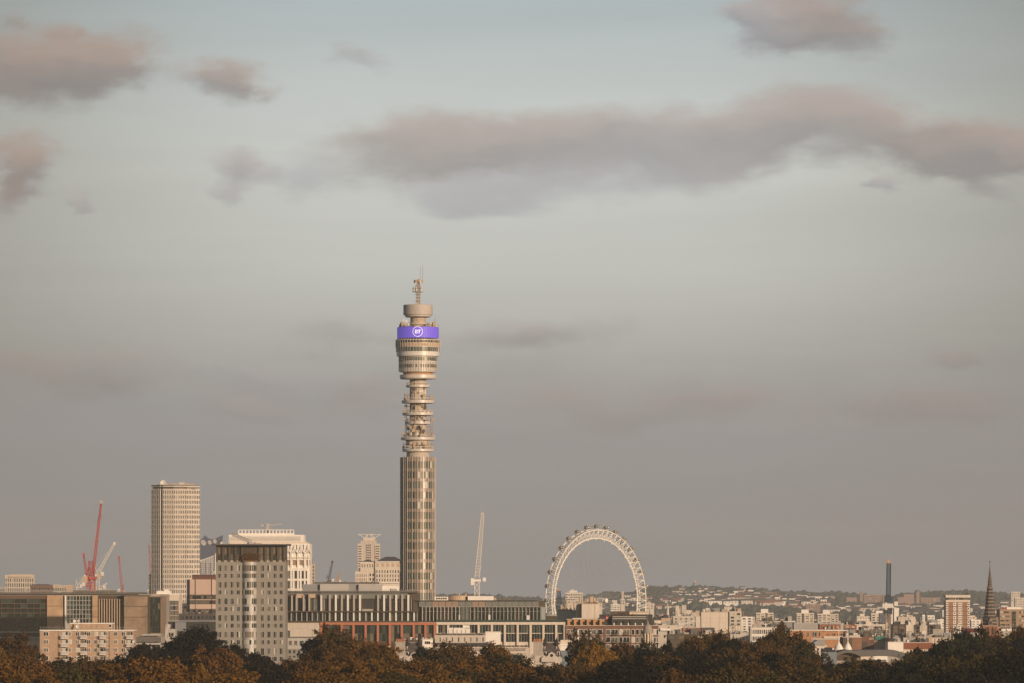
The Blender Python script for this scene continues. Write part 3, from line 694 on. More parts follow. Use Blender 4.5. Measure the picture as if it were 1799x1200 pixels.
o.winp(190.5, 194.5, 1097.5, 1102, glass, at=-2.99, frame=white)
o.winp(126, 129, 1097.5, 1104, glass, at=-2.99)
for i in range(5): o.fb(o.wall,'F',o.u(142+i*9),o.u(142.5+i*9),-3,-2.9,o.z(1103),o.z(1099), bronze)
b = MB()
for i in range(34): q = o.u(71 + i*4.85); b.tube((q,.4,o.h), (q,.4,o.h+1.1), .03, None, 3)
b.box(o.u(71), o.u(234), .38, .42, o.h+1.05, o.h+1.1); o.part('roof_railing', b, greyl)
o.done()
def put_dish(px, py, Y, r, label, grp=None):
    b = MB(); b.lathe([(.05,-.35),(.5,-.28),(.9,-.05),(1,.15),(.9,.15),(.45,-.1),(.02,-.18)], 18); e = empty('satellite_dish', (X(px,Y), Y, Z(py,Y)-r*2.2), label, 'dish', grp)
    q = b.build('reflector', offw, e); q.scale = (r,r,r); q.location = (0,0,r*2.2); q.rotation_euler = (R(75),0,R(rnd.uniform(-30,30))); b = MB(); b.tube((0,.15,0),(0,.15,r*2.1),.08,None,6); b.build('post', greyl, e)
put_dish(131, 1091.3, 1904, .5, 'white satellite dish on the flats roof, left one of the close pair', 'dishes on the brick flats'); put_dish(138.5, 1091, 1904, .5, 'white satellite dish on the flats roof, right one of the close pair', 'dishes on the brick flats')
put_dish(137, 1101, 1899.5, .75, 'large white satellite dish in front of the flats penthouse'); put_dish(235.5, 1127.5, 1899, .6, 'white satellite dish at the right corner of the brick flats')
o = B('plant_building', 'low grey concrete building right of the brick flats', 236, 284, 1118, 2050, conc, d=20)
o.pbox(251, 283, 1114, 1116.6, -2, 12, greyl); o.pbox(254, 280, 1116.6, 1118, 0, 10, conc); o.pbox(234, 284, 1130, 1132.5, -3, 0, greyl); o.pbox(236, 283, 1119, 1128, -1.5, 0, roofg)
o.grid(240, 283, 1133, 1150, 5, 1, .6, .9, GLD, .4); o.done()
# ------------------------------------------------------------------ buildings behind the left block
o = B('finned_office', 'pale curved office with vertical fins beyond the glass laboratory roof', 8.5, 59, 1010, 4500, stone, d=16)
o.grid(9, 59, 1015, 1041, 13, 3, .5, .72, [(shade,3),(glass3,3),(glass,1),(blind,1)], .8); o.pbox(18, 56, 1008.8, 1010, 2, 12, tan); o.pbox(16, 56, 1012.5, 1014, -1.2, 0, tan); o.done()
o = B('brown_institute', 'low reddish brown block beside the pale finned office', 53, 90, 1028, 4400, brick, d=16); b = MB(); b.gable(o.u(53), o.u(90), 0, o.d, o.h, o.z(1026.5), slate, hip=3); o.part('roof', b); o.grid(55, 88, 1031, 1040, 8, 1, .5, .6, GLD, .2); o.done()
o = B('columned_block', 'low pale block with columns and rooftop plant beside reddish brown block', 88, 128, 1030, 4450, tan, d=16); o.grid(89, 117, 1032, 1040, 9, 1, .55, .8, GLD, .5, stone); o.pbox(88, 128, 1028.3, 1030, -.5, 12, stone); o.pbox(94, 106, 1026.5, 1028.3, 3, 9, conc); o.pbox(118, 126, 1027.2, 1028.3, 3, 8, ochre); o.done()
o = B('low_block', 'low grey roof block at the far left edge', -10, 9, 1031, 4700, conc, d=16); o.grid(-8, 8, 1034, 1040, 6, 1, .5, .6); o.done()
o = B('low_block', 'flat dark roof behind the red crane base', 128, 200, 1037, 3000, bronze, d=20); o.grid(130, 198, 1039, 1044, 14, 1, .6, .6); o.pbox(136, 150, 1035, 1037, 3, 9, conc); o.pbox(180, 196, 1034.5, 1037, 3, 9, conc); o.done()
o = B('pale_office', 'plain pale stone office with white roof plant below the tall slab tower', 252, 315, 1045, 2900, stone2, d=26)
o.pbox(251.5, 315.5, 1043.4, 1045.4, -.4, 26, white); o.pbox(274, 299, 1038.5, 1043.4, 4, 14, white); o.pbox(287, 295, 1035.5, 1038.5, 5, 12, white); o.pbox(276, 284, 1037, 1038.5, 6, 12, greyl)
o.grid(298.5, 314, 1055, 1090, 3, 4, .9, .82, [(shade,4),(glass3,2),(glass,2)], .3, conc); o.done()
o = B('dark_roof_hall', 'long dark roofed hall with grey panels left of the grey tower', 283, 384, 1092, 2350, dark, d=30)
o.pbox(283, 384, 1090.4, 1092, -.6, 30, lead); o.pbox(308, 327, 1093, 1109, -1.5, 0, mat('blue_grey_cladding', (.2,.205,.215), var=.05)); o.grid(330, 382, 1095, 1104, 7, 1, .7, .7, GLD, .2); o.done()
p = B('duct_building', 'grey ventilation building with a slanting duct beside dark roofed hall', 283, 308, 1105, 2330, greyl, d=12); q = MB(); q.tube((p.u(287), -2, p.z(1122)), (p.u(296), -2, p.z(1096)), 1.3, None, 10); p.part('duct', q, greyl, smooth=True); p.grid(285, 306, 1110, 1120, 4, 1, .6, .7, GLD, .2); p.done()
o = B('brown_block', 'dark brown low block between pale office and pink beige building', 300, 345, 1060, 3000, bronze, d=20)
o.grid(312, 344, 1064, 1088, 6, 4, .7, .6, [(shade,2),(glass,3)], .3); o.pbox(316, 330, 1057, 1060, 2, 8, conc); o.done()
# octagonal pink building
o = B('octagonal_office', 'pink beige concrete office with brown glazed bands beside grey tower', 329, 400, 1018, 2750, None, d=20)
pts = [(o.u(327.5), 3.5), (o.u(333), 0), (o.u(372), 0), (o.u(384), 6), (o.u(384), 20), (o.u(327.5), 20)]
w = o.wall; w.prism(pts, 0, o.z(1045), pink)
def inset(p, e): cx = sum(a for a,_ in p)/len(p); cy = sum(b for _,b in p)/len(p); return [(a+(a-cx)*e, b+(b-cy)*e) for a, b in p]
w.prism(inset(pts,-.04), o.z(1045), o.z(1044.6), dark); w.prism(pts, o.z(1044.6), o.z(1018), pink)
for y in (1045.2, 1054, 1070): w.prism(inset(pts,.008), o.z(y+7.6), o.z(y), bronze)
for y0, y1 in ((1052.9,1054.4),(1061.8,1069.5),(1077.8,1079)): w.prism(inset(pts,.018), o.z(y1), o.z(y0), pink)
o.pbox(337, 384, 1010, 1018, 2, 14, mat('brown_penthouse', (.13,.06,.045), var=.1)); w.box(o.u(337), o.u(384), 1.7, 14.3, o.z(1010.6), o.z(1009.6), dark)
for px in (332.9, 343, 371.6): o.fb(w, 'F', o.u(px), o.u(px+.7), 0, .35, 0, o.z(1018), dark)
for i in range(8):
    for y in (1046, 1055, 1071): o.win('F', o.u(336+i*4.9), o.z(y+3.4), 4*o.k, 5*o.k, pick([(shade,4),(glass3,1),(glass,2)]), .16)
o.done()
o = B('low_dark_block', 'cluttered dark rooftops below the pink beige building', 314, 384, 1078, 2650, slate, d=20)
for i in range(22):
    a = rnd.uniform(316, 374); q = rnd.uniform(1.5, 7); y = rnd.uniform(1073.5, 1077.5); o.pbox(a, a+q, y, 1078.2, rnd.uniform(.5,4), rnd.uniform(5,14), rnd.choice([roofg, conc, dark, bronze, lead]))
o.grid(318, 380, 1081, 1089, 9, 1, .5, .6, GLD, .2); o.done()
# ------------------------------------------------------------------ tall slab tower (gridded concrete)
Yc = 3843; kc = Yc/F
o = B('slab_tower', 'tall pale concrete slab tower with a fine window grid standing alone', 259, 350, 851, Yc, None, cat='tower block')
o.h = o.z(857); w = o.wall
# plan: narrow left face, groove, long slightly bowed right face turned to the sun
pts = [(o.u(265), 7.5), (o.u(282), .8), (o.u(284.4), 2.2), (o.u(286), .3), (o.u(305), -.9), (o.u(327), .6), (o.u(349.6), 6.5), (o.u(346), 17), (o.u(270), 18)]
core = inset(pts, -.012); w.prism(core, 0, o.z(859.5), mat('slab_tower_glazing', (.07,.062,.05), rough=.3, var=.2, spec=.7))
FH = 8.72; cst = mat('slab_tower_concrete', (.58,.505,.43), var=.1, streak=True, scale=.5)
faces = [(0,1,5),(3,4,6),(4,5,7),(5,6,8)]
sp = MB(); fins = MB(); wn = []
nf = 27
for a, c, nn in faces:
    p, q = Vector(pts[a]), Vector(pts[c]); d = (q-p); ln = d.length; d.normalize(); nr = Vector((d.y, -d.x))
    def qbox(mb, u0, u1, o0, o1, z0, z1, m=None):
        vs = [p+d*u0+nr*o0, p+d*u0+nr*o1, p+d*u1+nr*o1, p+d*u1+nr*o0]
        mb.poly([(v.x,v.y,z0) for v in vs]+[(v.x,v.y,z1) for v in vs], [(3,2,1,0),(4,5,6,7),(0,1,5,4),(1,2,6,5),(2,3,7,6),(3,0,4,7)], m)
    for i in range(nn+1):
        u = ln*i/nn; qbox(fins, max(0,u-.30), min(ln,u+.30), -.25, .5, 0, o.z(858.6))
    for f in range(nf):
        z1 = o.z(858.8 + f*FH); z0 = z1 - FH*.36*kc
        if z0 < 3: break
        qbox(sp, .05, ln-.05, -.3, .32, z0, z1)
        for i in range(nn):
            u = ln*(i+.5)/nn; z = z0 - FH*.32*kc; wn.append((p+d*u-nr*.08, math.atan2(d.y, d.x), ln/nn-.8, FH*.64*kc-.05, z))
fins.build('fin', cst, o.root); sp.build('spandrel', cst, o.root)
wn.sort(key=lambda t: -t[4]); rest = MB(); cache = {}
for i, (c_, an, ww, hh, z) in enumerate(wn):
    m = pick([(glass,6),(shade,4),(glass3,1.5),(blind,.6)]); q = MB(); q.box(-ww/2, ww/2, -.03, .03, -hh/2, hh/2, m)
    if i < 100:
        kk_ = (m.name, round(ww,2)); cache.setdefault(kk_, None)
        if cache[kk_] is None: cache[kk_] = q.mesh('window')
        t_ = put('window', cache[kk_], o.root); t_.location = (c_.x, c_.y, z); t_.rotation_euler = (0,0,an)
    else:
        M = Matrix.Translation((c_.x, c_.y, z)) @ Matrix.Rotation(an, 4, 'Z'); rest.poly([M@Vector(v) for v in q.v], q.f, m)
t_ = rest.build('window', None, o.root); t_['kind'] = 'stuff'
w.prism(inset(pts, -.06), o.z(859.5), o.z(852.6), bronze); w.prism(inset(pts, .02), o.z(855.3), o.z(853.6), mat('slab_tower_concrete', (.5,)*3)); w.prism(inset(pts, .022), o.z(852.6), o.z(851.4), lead)
for i in range(24): x = o.u(290 + i*2.45); w.box(x-.2, x+.2, 1.5, 2.0, o.z(859), o.z(855.3), stone)
w.prism([(o.u(259.5), 9), (o.u(266), 8), (o.u(266), 16), (o.u(259.5), 16)], 0, o.z(1008), stone)
b = MB()
for i in range(26): y = 1010 + i*4.6; b.box(o.u(259.3), o.u(265.5), 8.4, 8.9, o.z(y+2.6), o.z(y), shade)
o.part('wing_band', b)
o.part('wall', w); o.wall = MB()
b = MB()
for a, c, y in ((270,276,850),(281,297,849.5),(298,312,848.5),(313,324,847.2),(325,333,849),(334,340,850),(286,290,847.6)): b.box(o.u(a), o.u(c), 5, 11, o.z(852), o.z(y), rnd.choice([tan, stone, conc]))
b.tube((o.u(289),5,o.z(852)), (o.u(289),5,o.z(844)), .15, offw); o.part('roof_plant', b)
b = MB(); b.lathe([(.05,-.9),(1.3,-.7),(1.9,0),(1.95,.3),(1.2,.1),(.1,-.3)], 18, offw); q = b.build('roof_dome', offw, o.root); q.location = (o.u(286), 4, o.z(848.6)); q.rotation_euler = (R(70),0,0)
o.done()
# ------------------------------------------------------------------ tower with slanted top and three turbine holes
o = B('turbine_tower', 'blue topped tower with a scooped roof and three round openings', 350, 391, 940, 7600, None, cat='tower block')
w = o.wall; dep = 20
sd_ = mat('turbine_tower_side', (.60,.55,.50), var=.06, rough=.4); tp = mat('turbine_tower_blue', (.055,.06,.10), rough=.4, var=.06)
top_ = [(350,950),(355.5,946),(360,940.5),(365,945.5),(372,947.5),(380,945.5),(386,942.5),(390.5,940.5)]
bot_ = [(390,951),(377.5,975),(363,980.5),(350,984.5)]
def ext(mb, pts, y0, y1, m):
    n_ = len(pts); vs = [(o.u(a), y0, o.z(c)) for a, c in pts] + [(o.u(a), y1, o.z(c)) for a, c in pts]
    mb.poly(vs, [tuple(range(n_)), tuple(range(2*n_-1, n_-1, -1))] + [((i+1)%n_, i, n_+i, n_+(i+1)%n_) for i in range(n_)], m)
ext(w, [(350,984.5),(350,1120),(377.5,1120),(377.5,975),(363,980.5)], 0, dep, sd_)
ext(w, [(377.7,975),(377.7,1120),(391,1120),(391,950)], 4, dep, sd_)
b = MB(); ext(b, [(350,950),(350,984.5),(363,980.5),(377.5,975),(390,951),(390.5,940.5),(386,942.5),(380,945.5),(372,947.5),(365,945.5),(360,940.5),(355.5,946)][::-1][::-1], -.6, dep+1, tp); o.part('turbine_head', b)
for px, py, a in ((357.5,953.5,-35),(368.5,953,-30),(377.5,951,-25)):
    b = MB(); b.lathe([(3.2,-.1),(3.2,.1)], 24); q = b.build('turbine_opening', greyl, o.root); q.location = (o.u(px), -.9, o.z(py)); q.rotation_euler = (R(90), R(a), 0); q.scale = ((1.0, 1.3, 1) if px < 360 else (.75, .95, 1))
for i in range(9):
    b = MB(); x = 351 + i*2.9; b.tube((o.u(x), -.3, 2), (o.u(x+1.5), -.3, o.z(986 - i*1.1)), .35, tp); b.build('fin', tp, o.root)
b = MB()
for p_, q_ in (((378,975),(389,952)),((378,975),(378,1020)),((384.5,966),(384.5,1020)),((378,1008),(390,996)),((370,1012),(380,1000))): b.tube((o.u(p_[0]),-.8,o.z(p_[1])), (o.u(q_[0]),-.8,o.z(q_[1])), .8, white)
o.part('brace', b)
for i in range(9):
    for j in range(3): o.win('F', o.u(352.5+j*8.5), o.z(990+i*3.4), 3.5*o.k, 2*o.k, pick([(glass3,2),(shade,1)]))
o.done()
# ------------------------------------------------------------------ grey residential tower
Yg = 2150; kg = Yg/F
o = B('grey_tower', 'grey fourteen storey apartment tower with a rounded central bay above the trees', 379, 501.5, 987, Yg, grey, d=22, cat='tower block')
w = o.wall
rows = []
for i in range(7): rows += [(992.5 + i*29.2, 11.2), (1007.3 + i*29.2, 8.3)]
colsL = [383.5, 394.3, 405.2, 416]; colsR = [458.5, 469.8, 480.8, 491.3]
gy = [(glass,5),(shade,2),(glass3,2),(blind,1.2)]
WCOL = [greyl]
for y, hgt in rows:
    if y > 1165: continue
    for c in colsL + colsR:
        m1, m2 = pick(gy), pick(gy); o.fb(w, 'F', o.u(c), o.u(c+5.8), 0, .05, o.z(y+hgt), o.z(y), greyl)
        o.win('F', o.u(c+1.6), o.z(y+hgt/2), 2.3*kg, (hgt-1)*kg, m1, .06); o.win('F', o.u(c+4.3), o.z(y+hgt/2), 2.3*kg, (hgt-1)*kg, m2, .06)
# curved bay
bx, br = o.u(438.2), 13.3*kg
bc_ = MB(); bc_.lathe([(br, 0), (br, o.z(987))], 28, None, bx, 1.2, True, math.pi, 2*math.pi)
o.part('bay', bc_, mat('bay_cladding', (.37,.34,.31), rough=.42, var=.05, spec=.6), smooth=True)
bw = 0; restb = MB()
for y, hgt in rows:
    if y > 1165: continue
    for i in range(10):
        t = math.pi + math.pi*(i+.5)/10; m = pick([(glass,4),(shade,2),(blind,2.5),(glass3,1)]); q = MB(); ww = br*math.pi/10*.38; q.box(-ww, ww, -.05, .05, -hgt*kg*.46, hgt*kg*.46, m)
        M = Matrix.Translation((bx+math.cos(t)*(br+.02), 1.2+math.sin(t)*(br+.02), o.z(y+hgt/2))) @ Matrix.Rotation(t+math.pi/2, 4, 'Z')
        if bw < 90: t_ = q.build('bay_window', m, o.root); t_.matrix_local = M; bw += 1
        else: restb.poly([M@Vector(v) for v in q.v], q.f, m)
t_ = restb.build('bay_window', None, o.root)
if t_: t_['kind'] = 'stuff'
# floor lines
for i in range(7): o.fb(w, 'F', -o.w/2, o.w/2, 0, .03, o.z(1018.5+i*29.2), o.z(1018.1+i*29.2), conc)
b = MB(); b.box(o.u(380.5), o.u(501), 1.2, 20.5, o.z(987), o.z(958), bronze)
b.box(o.u(420), o.u(454), .9, 1.19, o.z(983), o.z(958), dark)
for i in range(7): x = o.u(427+i*3.6); b.box(x-.3, x+.3, .5, .95, o.z(976), o.z(960), bronze)
o.part('penthouse', b)
for c in (380.5,391.5,402.5,413.5,424.5,455,466,477,488,499): o.fb(w, 'F', o.u(c)-.25, o.u(c)+.45, -1.19, -.3, o.z(987), o.z(958.2), bronze)
for c in (383,394,405,416,457.5,468.5,479.5,490.5):
    for y, hh in ((960.5,12.5),(975.5,10.5)):
        for q in (0, 4): o.win('F', o.u(c+1.9+q), o.z(y+hh/2), 3.2*kg, hh*kg, pick([(shade,4),(glass3,2),(glass,3)]), -1.19)
w.box(o.u(379.5), o.u(502), 1.0, 1.1, o.z(987), o.z(984.5), conc)
b = MB(); b.prism([(o.u(371),-2.2),(o.u(440),-3.6),(o.u(512),-2.2),(o.u(507),24),(o.u(376),24)], o.z(957.9), o.z(955.7)); o.part('roof', b, mat('roof_slab', (.12,.10,.09), var=.08))
b = MB()
for a, c, y in ((392,398,953.5),(399,402,952.4),(433,444,953),(446,458,953.4),(444,447,952)): b.box(o.u(a), o.u(c), 6, 10, o.z(955.7), o.z(y), greyl)
o.part('roof_plant', b)
b = MB(); lattice(b, (o.u(407), 5, o.z(938)), (o.u(440), 5, o.z(951.5)), 1.0, 12, .16, greyl); b.box(o.u(436), o.u(442), 4, 7, o.z(955.7), o.z(950), greyl); b.tube((o.u(407),5,o.z(938)), (o.u(411),5,o.z(937)), .3, greyl); o.part('cleaning_arm', b, greyl)
b = MB()
for i in range(900):
    c = Vector((o.u(438)+rnd.gauss(0,1)*1.5, -.6+rnd.gauss(0,.35), o.z(980.5)+rnd.gauss(0,.8))); a = Vector([rnd.uniform(-1,1) for _ in range(3)]).normalized()*.22; d_ = a.orthogonal().normalized()*.2
    b.poly([c-a, c+d_, c+a, c-d_], [(0,1,2,3)])
b.box(o.u(427), o.u(449), -1.2, .4, o.z(987), o.z(984.2), None); tb = b.build('terrace_plants', mat('terrace_leaf', (.12,.055,.012), var=.3, scale=2))
tb.location = (X(o.pc, Yg), Yg, 0); tag(tb, 'rust coloured planted shrubs on the penthouse terrace of the grey tower', 'shrub')
o.done()
o = B('grey_annex', 'lower grey and glass block right of the grey tower', 502, 556, 1121, 2200, greyl, d=20)
o.grid(505, 553, 1125, 1134, 5, 1, .55, .8, GLB, .3); o.grid(505, 553, 1140, 1160, 6, 2, .5, .6, GLB, .3, grey); o.pbox(503, 553, 1118.8, 1121, 0, 18, roofg); o.pbox(509, 547, 1105, 1118.8, 6, 16, stone); o.pbox(502, 509, 1108, 1118.8, 5, 14, glass3); o.pbox(502.5, 556, 1155, 1161, -8, -.05, grey); o.pbox(502.5, 556, 1161, 1165, -9, -.05, stone); o.done()
# ------------------------------------------------------------------ white trussed building
o = B('white_trussed_offices', 'large white office with trusses and square windows behind grey tower', 401, 544, 955, 3300, white, d=40)
w = o.wall
w.box(o.u(401), o.u(533), 6, 36, o.h, o.z(939.5), white); b = MB()
for i in range(5): b.box(o.u(401), o.u(527.5), 5.6, 6.02, o.z(943.6+i*2.2), o.z(942.6+i*2.2), greyl)
b.box(o.u(418), o.u(515), 8, 30, o.z(939.5), o.z(936.5), white); b.box(o.u(418), o.u(515), 8, 9, o.z(931.3), o.z(930.2), white)
for i in range(17): x = o.u(418+i*6.06); b.box(x-.3, x+.3, 8.1, 8.6, o.z(936.5), o.z(931.3), white)
o.part('roof_plant', b)
w.box(o.u(401), o.u(538.6), 3, 38, o.h, o.z(951.5), stone2)
for i in range(6):
    a = 476 + i*11.9
    if a > 538: break
    o.fb(w, 'F', o.u(a)-.5, o.u(a)+.5, 0, .9, 0, o.z(957), white)
    b = MB(); b.tube((o.u(a+.5), -1.2, o.z(972)), (o.u(a+5.8), -1.2, o.z(961.5)), .35, white); b.tube((o.u(a+5.8), -1.2, o.z(961.5)), (o.u(a+11), -1.2, o.z(972)), .35, white); b.tube((o.u(a+5.8), -1.2, o.z(957)), (o.u(a+5.8), -1.2, o.z(972)), .25, white)
    b.box(o.u(a+1), o.u(a+11), -1.6, -.05, o.z(980), o.z(978.8), white); o.part('truss', b)
    o.win('F', o.u(a+6), o.z(988.5), 7*o.k, 9.5*o.k, pick([(mat('loggia', (.30,.19,.12), var=.15), 1)])); o.fb(w, 'F', o.u(a+2), o.u(a+10.5), 0, .8, o.z(984), o.z(982.5), white)
o.fb(w, 'F', o.u(476), o.u(541), 0, .8, o.z(1001), o.z(997), white)
o.grid(478, 541, 1001, 1036, 5, 2, .74, .78, [(shade,2),(glass,3)], .8, white, mull=2)
o.fb(w, 'F', o.u(541), o.u(543.5), -.2, .5, 0, o.z(975), white); o.grid(478, 541, 1036, 1070, 5, 2, .74, .78, [(shade,2),(glass,3)], .8, white, mull=2)
b = MB(); b.box(o.u(466), o.u(472), 10, 13, o.z(936.5), o.z(919.5)); b.box(o.u(458), o.u(485), 11, 12, o.z(922.6), o.z(921.2)); b.box(o.u(484), o.u(495), 10.8, 12.2, o.z(921.6), o.z(920)); b.box(o.u(457), o.u(462), 10.5, 12.5, o.z(924.5), o.z(921)); b.tube((o.u(463),11.5,o.z(931)), (o.u(480),11.5,o.z(929)), .4); o.part('cleaning_arm', b, greyl)
o.done()
o = B('brown_glazed_office', 'narrow brown office behind the right end of the white trussed offices', 540, 553.5, 991, 3500, tan, d=14); o.grid(543, 553, 993, 1024, 2, 5, .6, .7, [(shade,3),(glass3,2)], .4, stone); o.pbox(543.5, 548, 981, 991, 3, 9, brick); o.pbox(540, 553, 1022, 1024, -.8, 0, tan); o.done()
# ------------------------------------------------------------------ distant pair left of the round tower
o = B('aerial_topped_tower', 'distant pale tower with slanted aerial arms on its roof', 628, 667.5, 955, 5600, stone, d=20, cat='tower block')
w = o.wall
o.grid(628.3, 636, 958, 1040, 1, 19, .8, .5, [(shade,3),(glass3,2)], .9, stone2); o.grid(659, 667.3, 958, 1040, 1, 19, .8, .5, [(shade,3),(glass3,2)], .9, stone2); o.grid(643, 652, 956, 1012, 3, 13, .8, .6, [(shade,2),(glass2,1)], .3)
w.box(o.u(634), o.u(661), 4, 14, o.h, o.z(950), stone); w.box(o.u(638), o.u(659), 5, 12, o.z(950), o.z(944.5), stone2)
b = MB()
for i in range(9): x = o.u(634+i*3.4); b.box(x-.25, x+.25, 3.8, 4, o.z(955), o.z(949), stone)
for p_, q_ in (((641,946),(629,938.5)),((643,946),(646,939)),((655,946),(669.5,938.5)),((653,946),(650,939)),((629,939),(669,939)),((640,945),(646,939)),((657,945),(651,938))): b.tube((o.u(p_[0]),6,o.z(p_[1])), (o.u(q_[0]),6,o.z(q_[1])), .33, white)
o.part('aerial_frame', b); o.done()
o = B('white_classical_offices', 'white classical office block with a hipped grey roof left of the round tower', 624, 702, 1004, 4300, stone2, d=30)
w = o.wall
w.box(o.u(633), o.u(658), -.2, 26, o.h, o.z(987), stone2); w.box(o.u(659), o.u(702), -1.5, 28, 0, o.z(987.2), stone2)
b = MB(); b.gable(o.u(658), o.u(712), -2.2, 24, o.z(987.2), o.z(978), slate, hip=8); b.gable(o.u(632), o.u(658), .2, 22, o.z(987), o.z(983), slate, hip=6); o.part('roof', b)
o.fb(w, 'F', o.u(659), o.u(702), 1.5, 2.0, o.z(987.2), o.z(986), white)
for i in range(5): o.winp(661+i*9, 666.4+i*9, 989.8, 995.8, tan, at=1.51)
o.grid(660, 702, 1000.5, 1023, 9, 3, .42, .66, [(shade,4),(glass,2)], .3, at=1.5)
o.grid(634, 657, 990, 998, 5, 1, .4, .7, [(shade,4)], .2, at=.2); o.grid(626, 645, 1007.5, 1022, 6, 2, .4, .66, [(shade,4)], .25); o.grid(648, 658, 1006, 1022, 2, 2, .5, .6, [(glass,4)], .25)
w.box(o.u(630), o.u(655), .3, 2, o.h, o.z(999.8), roofg)
o.fb(w, 'F', o.u(640), o.u(702), 1.6, 3, o.z(1024.5), o.z(1023), white)
b = MB(); b.tube((o.u(657),4,o.z(985)), (o.u(657),4,o.z(975)), .15, white); b.box(o.u(657.3), o.u(661), 3.9, 4.1, o.z(980), o.z(977), redp); o.part('flag', b)
o.done()
# ------------------------------------------------------------------ long glass offices in the middle
Ym = 2350
o = B('terracotta_offices', 'long office block with white fins above a terracotta colonnade', 500, 765, 1041, Ym, grey, d=40)
w = o.wall
gsc = mat('grey_screen_glass', (.17,.17,.15), rough=.3, var=.08, spec=.6)
w.v.clear(); w.f.clear(); w.m.clear()
w.box(o.u(500), o.u(735), 1, 40, o.z(1093), o.z(1041), bronze); w.box(o.u(500), o.u(765), 0, 40, 0, o.z(1093), bronze)
o.fb(w, 'F', o.u(500), o.u(735), -.4, 1.6, o.z(1040.9), o.z(1038.2), roofg)
for i in range(9): a, c = 504+i*6.9, 504+i*6.9+6.2; o.fb(w, 'F', o.u(a), o.u(c), -.98, -.1, o.z(1051.5), o.z(1041.5), gsc) if a > 560 else None
o.fb(w, 'F', o.u(561), o.u(716), -.98, .0, o.z(1051.8), o.z(1041), gsc)
o.fb(w, 'F', o.u(500), o.u(561), -.98, -.3, o.z(1044), o.z(1041), lead)
for a, c, m_ in ((521,533,tan),(542,554,tan),(500,505,dark)): o.fb(w, 'F', o.u(a), o.u(c), -.98, .5, o.z(1050.5), o.z(1044), m_)
for i in range(14):                                                   # white fins and glass of the upper storey
    a = 577.8 + i*10.6; wide = (i % 2 == 0)
    m_ = mat('fin_white', (.66,.62,.56), var=.04) if wide is False else mat('fin_grey', (.36,.31,.27), var=.05)
    if not (632 < a < 655): o.fb(w, 'F', o.u(a), o.u(a+3.4), -.99, 1.1, o.z(1073.4), o.z(1045), m_)
    elif a < 640: o.fb(w, 'F', o.u(a-.2), o.u(a+1.8), -.99, .8, o.z(1073.4), o.z(1052), m_)
    if not 626 < a < 646: o.win('F', o.u(a+6.9), o.z(1062.5), 6.0*o.k, 21*o.k, pick(GLD+[(shade,1.5)]), -.98, mull=1)
o.win('F', o.u(645.5), o.z(1062.5), 18*o.k, 20*o.k, dark, -.98); o.fb(w, 'F', o.u(636), o.u(655), -.9, .6, o.z(1073.4), o.z(1070), conc)
for a, c in ((504,519),(523,541),(548,562),(564,576)): o.win('F', o.u((a+c)/2), o.z(1062.5), (c-a)*o.k*.86, 20*o.k, pick(GLD), -.98, mull=3)
for a in (511.5, 519.6, 532, 542, 563): o.fb(w, 'F', o.u(a), o.u(a+3), -.99, 1.0, o.z(1073.4), o.z(1046), mat('fin_grey', (.3,)*3) if a != 563 else offw)
o.fb(w, 'F', o.u(501.5), o.u(733), -.9, 2.0, o.z(1075.3), o.z(1073.4), bronze)
for i in range(15):
    a = 577.8 + i*10.6 - (0 if i else 0); m_ = mat('fin_white', (.6,)*3) if i % 3 else mat('fin_grey', (.3,)*3)
    o.fb(w, 'F', o.u(a), o.u(a+2.6), -.99, .9, o.z(1090.8), o.z(1075.3), m_)
    o.win('F', o.u(a+6.6), o.z(1083), 7.2*o.k, 14.6*o.k, pick([(glass,5),(glass2,3),(shade,2)]), -.98, mull=1)
for i in range(8):
    a = 502.5 + i*9.2; o.win('F', o.u(a+4.4), o.z(1083), 7.6*o.k, 14.6*o.k, pick([(glass2,3),(glass,5),(shade,2)]), -.98, mull=1); o.fb(w, 'F', o.u(a-.8), o.u(a+.8), -.99, .6, o.z(1090.8), o.z(1075.3), mat('fin_grey', (.3,)*3))
o.fb(w, 'F', o.u(501), o.u(736), -.9, 2.2, o.z(1092.6), o.z(1090.8), bronze)
o.fb(w, 'F', o.u(502), o.u(562), 0, .8, o.z(1121), o.z(1094), stone)
cols = [566, 600.3, 621.3, 642.5, 664, 685, 706, 727, 747.5, 764]
for i, c in enumerate(cols): o.fb(w, 'F', o.u(c-(3.4 if i == 0 else 1.9)), o.u(c+1.9), 0, 1.2, 0, o.z(1098), terra)
o.fb(w, 'F', o.u(562.5), o.u(766), 0, 1.25, o.z(1098), o.z(1093.6), terra); o.fb(w, 'F', o.u(562), o.u(766), 0, 1.5, o.z(1093.6), o.z(1092.9), tan)
for c0, c1 in zip(cols, cols[1:]):
    for j in range(3): o.win('F', o.u(c0+1.9 + (c1-c0-3.8)*(j+.5)/3), o.z(1105.5), (c1-c0-3.8)/3*o.k*.92, 14.4*o.k, pick([(glass,6),(shade,2),(glass2,3)]), .02); o.win('F', o.u(c0+1.9 + (c1-c0-3.8)*(j+.5)/3), o.z(1120), (c1-c0-3.8)/3*o.k*.92, 13.4*o.k, pick([(glass,5),(shade,3),(glass2,3)]), .02)
b = MB(); b.box(o.u(530), o.u(561), 8, 25, o.z(1041), o.z(1026.5), mat('plant_metal', (.24,.235,.23), var=.05, rough=.5)); b.box(o.u(561.2), o.u(612), 6.5, 25, o.z(1041), o.z(1026), greyl); b.box(o.u(612.2), o.u(629), 8.5, 25, o.z(1041), o.z(1026.3), mat('plant_metal', (.2,)*3)); b.box(o.u(629.2), o.u(671), 7, 25, o.z(1041), o.z(1026.5), greyl)
